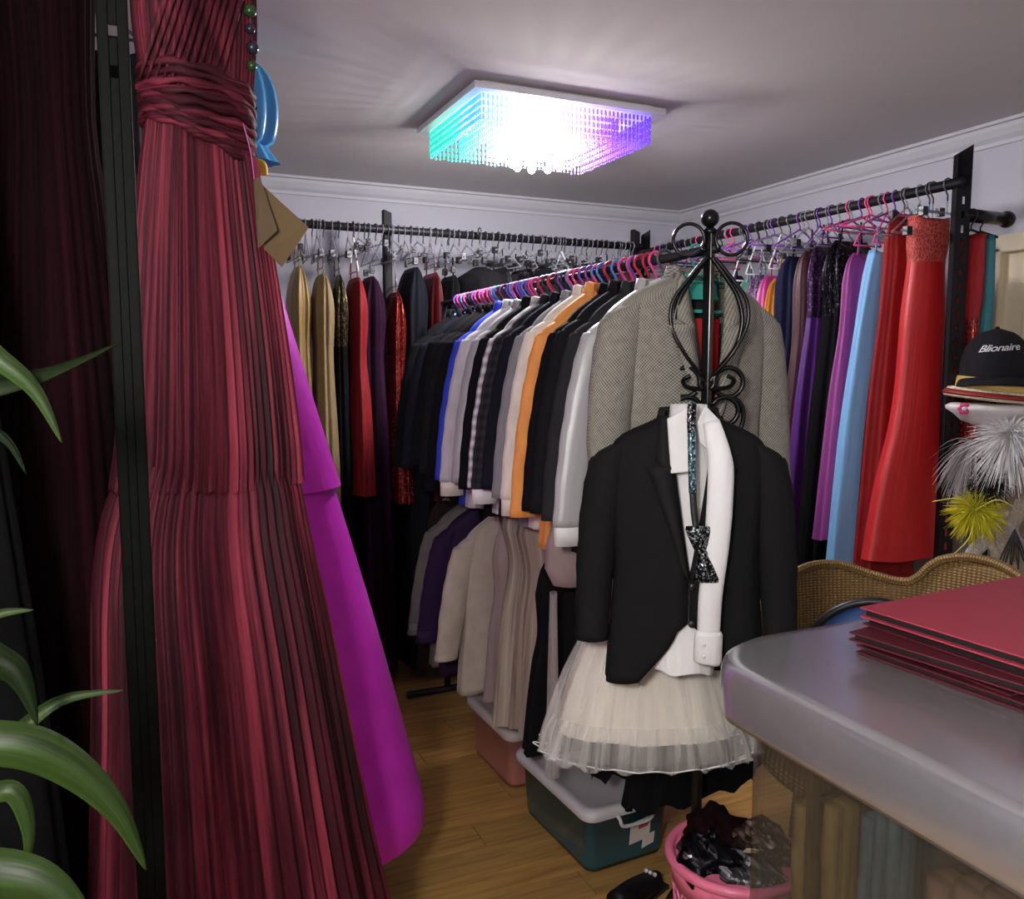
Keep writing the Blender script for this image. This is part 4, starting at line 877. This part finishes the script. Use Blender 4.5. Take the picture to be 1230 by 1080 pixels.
CR = -.80
ch = thing('wicker_chair', 'golden wicker barrel armchair behind the counter', 'chair', (2.04, 1.72, 0), CR)
def chair_top(a):  # a: angle from the back's middle, image-left is negative
    d = math.degrees(a); return interp([(-115, .60), (-85, .70), (-60, .80), (-40, .86), (-24, .865), (-8, .83), (8, .82), (18, .90), (35, .93), (55, .90), (80, .80), (115, .62)], d)[0]
mb = MB(); rgi = []; uvs = []
for k in range(61):
    a = R(-115+230*k/60); top = chair_top(a); r_ = .40
    col = []; uc = []
    for q in range(13):
        z = lerp(.40, top, q/12); rr_ = r_+.03*(q/12)**2; col.append((rr_*sin(a), rr_*cos(a), z)); uc.append((a*r_, z))
    rgi.append(col); uvs.append(uc)
mb.loft(rgi, False, False, False, uvs); solid(mb.build('woven_back', M_wick, ch), .022, 1)
path = [((.432)*sin(R(-115+230*k/60)), (.432)*cos(R(-115+230*k/60)), chair_top(R(-115+230*k/60))) for k in range(61)]
MB().tube(path, .015, 10).build('braided_rim', M_wick, ch)
mb = MB(); mb.lathe([(.0001, .36), (.39, .36), (.405, .38), (.39, .405), (.0001, .41)], 40); mb.v = [(p[0], p[1]-.02, p[2]) for p in mb.v]; mb.build('seat', M_wick, ch)
for a in (40, 140, 220, 320):
    MB().tube([(.33*cos(R(a)), .33*sin(R(a)), .37), (.36*cos(R(a)), .36*sin(R(a)), .0)], .02, 10).build('leg', M_wick, ch)
cu = thing('round_cushion', 'round dark blue cushion with black rim in the wicker chair', 'cushion', (2.03, 1.79, .415), CR)
mb = MB(); rg = []
for yy, r_ in ((-.06, .02), (-.055, .12), (-.03, .185), (0, .205), (.03, .185), (.055, .12), (.06, .02)): rg.append([(r_*cos(2*pi*q/28), yy+.0, .22+r_*sin(2*pi*q/28)) for q in range(28)])
mb.loft(rg, True, True, True); co_ = mb.build('pad', F('blue_print', (.008, .02, .09), .5, .2, 'satin', (.04, .12, .36)), cu)
MB().tube([(.207*cos(2*pi*q/40), -.012, .22+.207*sin(2*pi*q/40)) for q in range(41)], .014, 8, False).build('rim', HC['black'], cu)

# ================================================================== HAT STAND beside the cream door
HX, HY, HR = 2.75, 1.975, -.95
hs = thing('hat_stand', 'slim dark stand carrying hats and feather headpieces beside the door', 'stand', (HX, HY, 0), HR)
MB().tube([(0, 0, .01), (0, 0, 1.62)], .009, 10).build('pole', M_black, hs); MB().lathe([(.13, 0), (.13, .012), (.03, .02), (.012, .05)], 28).build('base', M_black, hs)
for z, s in ((1.30, -1), (1.24, 1), (1.08, -1), (1.02, 1), (.98, 1)): MB().tube(spline([(0, 0, z), (s*.02, -.05, z), (s*.04, -.085, z+.015)], 4), .004, 6).build('peg', M_black, hs)
def local(root, p): return root.matrix_world @ Vector(p)
def hat_thing(name, label, cat, p):
    M = Matrix.Rotation(HR, 3, 'Z'); q = M @ Vector((p[0], p[1], 0)); return thing(name, label, cat, (HX+q.x, HY+q.y, p[2]), HR)
cap = hat_thing('baseball_cap', 'black baseball cap with white script lettering on top of the hats', 'cap', (.0, 0, 1.505))
M_cap = F('black_twill', (.013, .013, .016), .85, .1)
rc, hc_ = .112, .175
def capr(t): return rc*(1-(max(0, t))**2.8)**.5
mb = MB(); rg = []; 
for i in range(15):
    t = i/14*.995; rg.append([(capr(t)*1.0*cos(2*pi*q/48)*(1-.008*(q % 8 == 0)), capr(t)*1.12*sin(2*pi*q/48)*(1-.008*(q % 8 == 0)), hc_*t) for q in range(48)])
mb.loft(rg, True, False, True); solid(mb.build('crown', M_cap, cap), .003, -1)
mb = MB(); rg = []
for k in range(9):
    t = k/8; r = []
    for q in range(21):
        a = R(-78+156*q/20); ex = lerp(0, .068, t)*cos(a*.9); r.append((sin(a)*(rc+ex*.35), -cos(a)*(rc*1.10+ex), .006-.022*t*t-.012*sin(a)**2*t))
    rg.append(r)
mb.loft(rg, False); solid(mb.build('brim', M_cap, cap), .004, 0)
MB().sphere((0, 0, hc_+.001), .008, 10).build('button', M_cap, cap)
# embroidered word
tx = bpy.data.curves.new('cap_text', 'FONT'); tx.body = 'Blionaire'; tx.size = .046; tx.shear = .35; tx.extrude = .001; tx.offset = .0004; tx.align_x = 'CENTER'; tx.space_character = .92
to = bpy.data.objects.new('cap_text', tx); COL.objects.link(to); bpy.context.view_layer.update()
tm = bpy.data.meshes.new_from_object(to.evaluated_get(bpy.context.evaluated_depsgraph_get())); bpy.data.objects.remove(to, do_unlink=True)
for v in tm.vertices:
    xx = v.co.x+.012; zz = .096+v.co.y*.72+xx*.06; rr_ = capr(zz/hc_); aa = xx/rc
    v.co = Vector((rr_*1.01*sin(aa), -rr_*1.12*cos(aa)-.0022-v.co.z, zz))
put('lettering', tm, plain('white_thread', (.72, .72, .72), .6), cap, label='white embroidered script word')
bo = hat_thing('straw_boater', 'cream straw hat with gold and dark red band under the cap', 'hat', (.0, -.01, 1.42)); bo.rotation_euler[1] = .10
M_straw = F('cream_straw', (.62, .52, .36), .7, .1, 'lace', (.7, .62, .48)); 
mb = MB(); mb.lathe([(.12, .05), (.15, .045), (.162, .02), (.158, .012), (.145, .03), (.118, .042)], 40); mb.build('brim', M_straw, bo)
mb = MB(); mb.lathe([(.128, .04), (.126, .085), (.10, .092), (.0001, .094)], 40); mb.build('crown', F('gold_straw', (.55, .36, .10), .5, .1, 'satin'), bo)
mb = MB(); mb.lathe([(.152, .040), (.164, .030), (.166, .022), (.155, .030)], 40); mb.build('band', plain('dark_red_ribbon', (.26, .02, .015), .5), bo)
wh = hat_thing('bowler_hat', 'white rounded hat hanging under the straw hat', 'hat', (.0, -.01, 1.345))
mb = MB(); mb.lathe([(.135, .075), (.150, .066), (.148, .055), (.125, .04), (.10, .015), (.06, .0), (.0001, -.004)], 36); mb.build('crown', F('white_felt', (.66, .62, .62), .8, .2), wh)
def plume(parent, c, n, L, mat, seed, bias=(0, -1, 0), spread=1.0, width=.006, droop=.5, name='plume'):
    rnd = random.Random(seed); mb = MB()
    for k in range(n):
        d = Vector((rnd.gauss(0, 1)*spread, rnd.gauss(0, 1)*spread, rnd.gauss(0, 1)*spread))+Vector(bias); d.normalize(); l = L*rnd.uniform(.55, 1.1)
        side = d.cross(Vector((rnd.random()-.5, rnd.random()-.5, rnd.random()-.5))).normalized(); up_ = d.cross(side)
        r1 = []; r2 = []; r3 = []
        for q in range(5):
            t = q/4; p = Vector(c)+d*l*t+Vector((0, 0, -droop*l*t*t)); ww = width*(.4+1.2*t)*(1-t**4*.85)
            r1.append(p+side*ww); r2.append(p+up_*ww*.35); r3.append(p-side*ww)
        mb.loft([r1, r2, r3], False)
    return mb.build(name, mat, parent, kind='stuff')
wf = hat_thing('feather_headpiece', 'white feather headpiece bursting out under the white hat', 'headpiece', (.02, -.08, 1.31))
plume(wf, (.035, -.03, .0), 1300, .15, F('white_feather', (.86, .82, .84), .8, .4), 3, (.15, -.5, .1), .9, .0017, .4); MB().sphere((.03, -.01, 0), .03, 12).build('base', HC['white'], wf)
plume(wf, (-.07, -.01, -.02), 160, .15, F('grey_feather', (.34, .31, .32), .8, .3), 4, (-.5, -.3, -.9), .55, .0018, .6, 'plume')
pf = hat_thing('flower_clip', 'bright pink flower clip at the left of the white feathers', 'hair clip', (-.085, -.13, 1.405))
for k in range(6):
    a = k*pi/3; mb = MB(); rg = []
    for q in range(5): t = q/4; rg.append([(.022*t*cos(a)+.010*sin(pi*t)*sin(a)*s_, -.008*sin(pi*t), .022*t*sin(a)-.010*sin(pi*t)*cos(a)*s_) for s_ in (-1, 0, 1)])
    mb.loft(rg, False); solid(mb.build('petal', plain('hot_pink_petal', (.65, .04, .2), .6), pf), .002)
MB().sphere((0, -.008, 0), .008, 8).build('centre', HC['white'], pf)
bf = hat_thing('feather_headpiece', 'fluffy black feather headpiece between white and yellow feathers', 'headpiece', (.0, -.10, 1.155))
plume(bf, (0, 0, 0), 500, .085, F('black_feather', (.02, .018, .02), .8, .2), 9, (.0, -.3, .2), 1.0, .002, .2); MB().sphere((0, .01, 0), .028, 12).build('base', HC['black'], bf)
dk = hat_thing('felt_beret', 'dark brown beret behind the white feathers', 'hat', (.03, -.03, 1.20)); mb = MB(); mb.lathe([(.04, 0), (.10, .01), (.125, .035), (.10, .06), (.0001, .07)], 28); mb.build('crown', F('brown_felt', (.06, .045, .04), .9, .2), dk)
yf = hat_thing('feather_headpiece', 'yellow feather headpiece hanging below the black feathers', 'headpiece', (-.035, -.11, 1.055))
plume(yf, (0, 0, 0), 800, .105, F('yellow_feather', (.62, .56, .03), .8, .4), 12, (.0, -.55, .05), .95, .0019, .25); MB().sphere((0, .012, 0), .024, 12).build('base', plain('yellow_base', (.6, .5, .04), .6), yf)
for P in ([(0, -.03, 0), (-.05, -.08, .045), (-.13, -.09, .03)], [(0, -.03, 0), (-.01, -.09, -.08), (-.06, -.10, -.15)], [(0, -.03, 0), (.06, -.08, .05), (.11, -.07, .03)]):
    MB().tube(spline(P, 6), [.003-.0001*q for q in range(13)], 6).build('quill', plain('yellow_quill', (.72, .66, .08), .6), yf)
for k, (lab, x, zt, zb, c, amp) in enumerate((('cream lace ribbon hanging below the yellow feathers', .03, 1.06, .80, (.55, .48, .38), .02), ('beige lace ribbon hanging beside the cream ribbon', .075, 1.1, .78, (.45, .38, .30), .025), ('grey satin ribbon hanging at the right of the lace ribbons', .11, 1.16, .90, (.40, .36, .38), .03), ('white lace ribbon hanging left of the cream ribbon', -.03, 1.02, .80, (.6, .55, .48), .02))):
    rb = hat_thing('lace_ribbon', lab, 'ribbon', (x, -.09, zb)); mb = MB(); rg = []
    for q in range(19):
        t = q/18; xx = amp*sin(7*t+k); rg.append([(xx+e*.022*(1+.3*sin(9*t+k)), .012*sin(11*t+k+e), lerp(0, zt-zb, t)) for e in (-1, -.4, .4, 1)])
    mb.loft(rg, False); mb.uv = [(p[0], p[2]) for p in mb.v]; solid(mb.build('ribbon', F('lace_%d' % k, [a*.7 for a in c], .8, .2, 'lace', c, 2), rb), .003)
tw = hat_thing('twig_spray', 'dark twig spray hanging at the bottom right of the hat stand', 'decoration', (.085, -.12, .80))
for k in range(9):
    s = (k-4)/4; MB().tube(spline([(0, 0, .20), (s*.03, -.01, .12), (s*.045+.01*sin(k*3), -.012, .05), (s*.02, -.01, -.03)], 5), .0025, 5).build('twig', plain('dark_twig', (.03, .024, .02), .6), tw)

# ================================================================== PLANT in the left foreground
pt = thing('potted_plant', 'leafy green plant with arching strap leaves in the left foreground', 'plant', (-.25, .93, 0))
M_leaf = fab('leaf_green', (.035, .075, .010), .5, .05, 'streak', (.10, .16, .028), .5); M_leafd = fab('leaf_dark', (.012, .024, .006), .5, .05, 'streak', (.03, .05, .015), .5)
MB().lathe([(.09, 0), (.11, .01), (.13, .24), (.135, .26), (.12, .26), (.115, .22), (.0001, .22)], 32).build('pot', plain('clay_pot', (.25, .12, .07), .7), pt)
MB().tube(spline([(0, 0, .2), (.01, .01, .7), (-.01, 0, 1.2), (.0, 0, 1.62)], 8), [.016-.0004*k for k in range(25)], 8).build('stem', plain('plant_stem', (.10, .10, .04), .7), pt)
def leaf(pts, wid, mat, twist=0, tilt=.5):
    P = spline(pts, 7); N = len(P); L_, Mi, R_ = [], [], []
    for i, p in enumerate(P):
        t = i/(N-1); d = (P[min(i+1, N-1)]-P[max(i-1, 0)]).normalized(); vdir = Vector((.30, .92, -.1)).normalized()
        s = d.cross(vdir).normalized(); nrm = s.cross(d).normalized(); a = twist*t+tilt
        s2 = s*cos(a)+nrm*sin(a); n2 = nrm*cos(a)-s*sin(a)
        ww = wid*min(1, .35+2.2*t)*(1-max(0, (t-.45)/.55)**1.6*.97)
        L_.append(p+s2*ww+n2*ww*.25); Mi.append(p); R_.append(p-s2*ww+n2*ww*.25)
    mb = MB(); uv = []
    for q, _ in enumerate((L_, Mi, R_)): uv.append([(q*.02, i/(N-1)*.4) for i in range(N)])
    mb.loft([L_, Mi, R_], False, False, False, uv); solid(mb.build('leaf', mat, pt), .0012, 0)
ox, oy = .25, -.93
def Lf(pts, wid, mat, twist=0, tilt=.3): leaf([(p[0]+ox, p[1]+oy, p[2]) for p in pts], wid, mat, twist, tilt)
Lf([(-.25, .93, 1.52), (-.17, .91, 1.60), (-.113, .90, 1.556), (-.085, .90, 1.525), (-.066, .90, 1.477)], .010, M_leaf, .2, .2)
Lf([(-.25, .93, 1.48), (-.16, .92, 1.525), (-.114, .92, 1.535), (-.07, .93, 1.548), (-.015, .95, 1.573)], .014, M_leafd, .3, .5)
Lf([(-.25, .93, 1.12), (-.18, .91, 1.185), (-.122, .90, 1.187), (-.075, .90, 1.155), (-.035, .90, 1.10), (-.010, .90, 1.03)], .021, M_leaf, .3, .2)
Lf([(-.25, .93, 1.10), (-.16, .94, 1.15), (-.118, .95, 1.185), (-.08, .95, 1.207), (-.025, .95, 1.207)], .009, M_leaf, .2, .4)
Lf([(-.25, .93, 1.22), (-.17, .90, 1.29), (-.125, .89, 1.272), (-.108, .885, 1.25), (-.098, .88, 1.21)], .014, M_leafd, .2, .2)
Lf([(-.25, .93, 1.08), (-.16, .91, 1.13), (-.125, .90, 1.14), (-.113, .90, 1.10), (-.117, .90, 1.055)], .010, M_leaf, .2, .3)
Lf([(-.25, .93, 1.0), (-.18, .90, 1.06), (-.125, .88, 1.06), (-.085, .87, 1.035), (-.05, .86, .98)], .026, M_leaf, .2, .1)
Lf([(-.25, .93, 1.25), (-.18, .92, 1.30), (-.13, .92, 1.312), (-.10, .92, 1.312)], .006, M_leaf, .2, .3)
Lf([(-.25, .93, 1.45), (-.2, .93, 1.50), (-.125, .93, 1.488), (-.10, .93, 1.445)], .006, M_leafd, .2, .3)
Lf([(-.25, .93, 1.55), (-.33, .9, 1.62), (-.42, .88, 1.55)], .018, M_leaf, .2, .3)
Lf([(-.25, .93, 1.3), (-.33, .98, 1.38), (-.42, 1.0, 1.3)], .02, M_leafd, .2, .3)
Lf([(-.25, .93, 1.1), (-.31, .86, 1.18), (-.38, .8, 1.08)], .02, M_leaf, .2, .3)

# ================================================================== LAMPS
CL = thing('ceiling_lamp', 'square crystal ceiling lamp with mirror plate glowing white, blue and violet', 'lamp', (1.465, 3.01, H))
LX, LY = .385, .315
bevel(MB().box((0, 0, -.024), (LX*2, LY*2, .022)).build('mirror_plate', plain('mirror_steel', (.82, .82, .85), .3, .3), CL, False), .003)
bevel(MB().box((0, 0, -.006), (LX*1.8, LY*1.8, .014)).build('ceiling_plate', plain('white_enamel', (.75, .75, .75), .4), CL, False), .002)
MB().box((0, 0, -.046), (.22, .18, .02)).build('led_panel', emit('led_white', (1, .97, .98), 4), CL, False)
def ledmat():
    m, nt, b = newmat('lit_crystal'); tc = nt.nodes.new('ShaderNodeTexCoord'); sp = nt.nodes.new('ShaderNodeSeparateXYZ'); nt.links.new(tc.outputs['Object'], sp.inputs[0])
    mr_ = node(nt, 'ShaderNodeMapRange', i={'From Min': -.36, 'From Max': .36}); 
    ad = node(nt, 'ShaderNodeMath', operation='MULTIPLY_ADD'); ad.inputs[1].default_value = -.45; nt.links.new(sp.outputs[1], ad.inputs[0]); nt.links.new(sp.outputs[0], ad.inputs[2]); nt.links.new(ad.outputs[0], mr_.inputs[0])
    c = ramp(nt, mr_.outputs[0], [(0.0, (.05, .75, .55)), (.15, (.12, .55, .95)), (.36, (.75, .85, 1)), (.62, (.9, .72, 1)), (.85, (.35, .15, 1)), (1, (.16, .05, .9))])
    nt.links.new(c, b.inputs['Emission Color']); nt.links.new(c, b.inputs['Base Color']); b.inputs['Emission Strength'].default_value = .45; b.inputs['Roughness'].default_value = .08; return m
M_cry = ledmat()
rnd = random.Random(4)
def curtain(p0, p1, n, zb):
    mb = MB(); d = Vector((p1[0]-p0[0], p1[1]-p0[1], 0))
    for k in range(n):
        t = (k+.5)/n; x = p0[0]+d.x*t; y = p0[1]+d.y*t; z = -.036; zz = zb+rnd.uniform(-.004, .004)
        while z > zz:
            l = min(.021, z-zz+.002); mb.lathe([(.0012, z-l), (.0048, z-l+.004), (.0048, z-.004), (.0012, z)], 4, (x, y, 0)); z -= .0235
    o = mb.build('crystal_curtain', M_cry, CL, False, 'stuff'); return o
ix, iy = .345, .275
for a, b_, n in (((-ix, -iy), (ix, -iy), 40), ((ix, -iy), (ix, iy), 32), ((ix, iy), (-ix, iy), 40), ((-ix, iy), (-ix, -iy), 32)): curtain(a, b_, n, -.135)
for f in (.72, .45):
    for a, b_, n in (((-ix*f, -iy*f), (ix*f, -iy*f), 26), ((ix*f, -iy*f), (ix*f, iy*f), 20), ((ix*f, iy*f), (-ix*f, iy*f), 26), ((-ix*f, iy*f), (-ix*f, -iy*f), 20)): curtain(a, b_, n, -.142)
M_ball = emit('lit_crystal_ball', (.98, .96, 1), 3.2)
for k in range(9):
    a = 2*pi*k/9; MB().tube([(.10*cos(a), .085*sin(a), -.06), (.10*cos(a), .085*sin(a), -.175)], .0015, 5).build('wire', M_steel, CL)
    MB().sphere((.10*cos(a), .085*sin(a), -.187), .0155, 14).build('crystal_ball', M_ball, CL)
for k in range(6):
    a = 2*pi*k/6+.3; MB().tube([(.05*cos(a), .045*sin(a), -.06), (.05*cos(a), .045*sin(a), -.125)], .014, 10).build('bulb', emit('bulb_white', (1, .98, .98), 9), CL)
ld = bpy.data.lights.new('bulb_light', 'POINT'); ld.energy = LAMP_CEIL; ld.color = (1, .95, .93); ld.shadow_soft_size = .075
lo = bpy.data.objects.new('bulb_light', ld); COL.objects.link(lo); lo.parent = CL; lo.location = (0, 0, -.20)
FL = thing('floor_lamp', 'white globe floor lamp standing behind the photographer', 'lamp', (-.46, -.15, 0))
MB().lathe([(.14, 0), (.14, .015), (.02, .03), (.012, .06)], 28).build('base', M_black, FL); MB().tube([(0, 0, .03), (0, 0, 1.74)], .011, 10).build('pole', M_black, FL)
MB().sphere((0, 0, 1.85), .115, 24).build('globe', emit('globe_glow', (1, .95, .9), LAMP_STAND), FL)
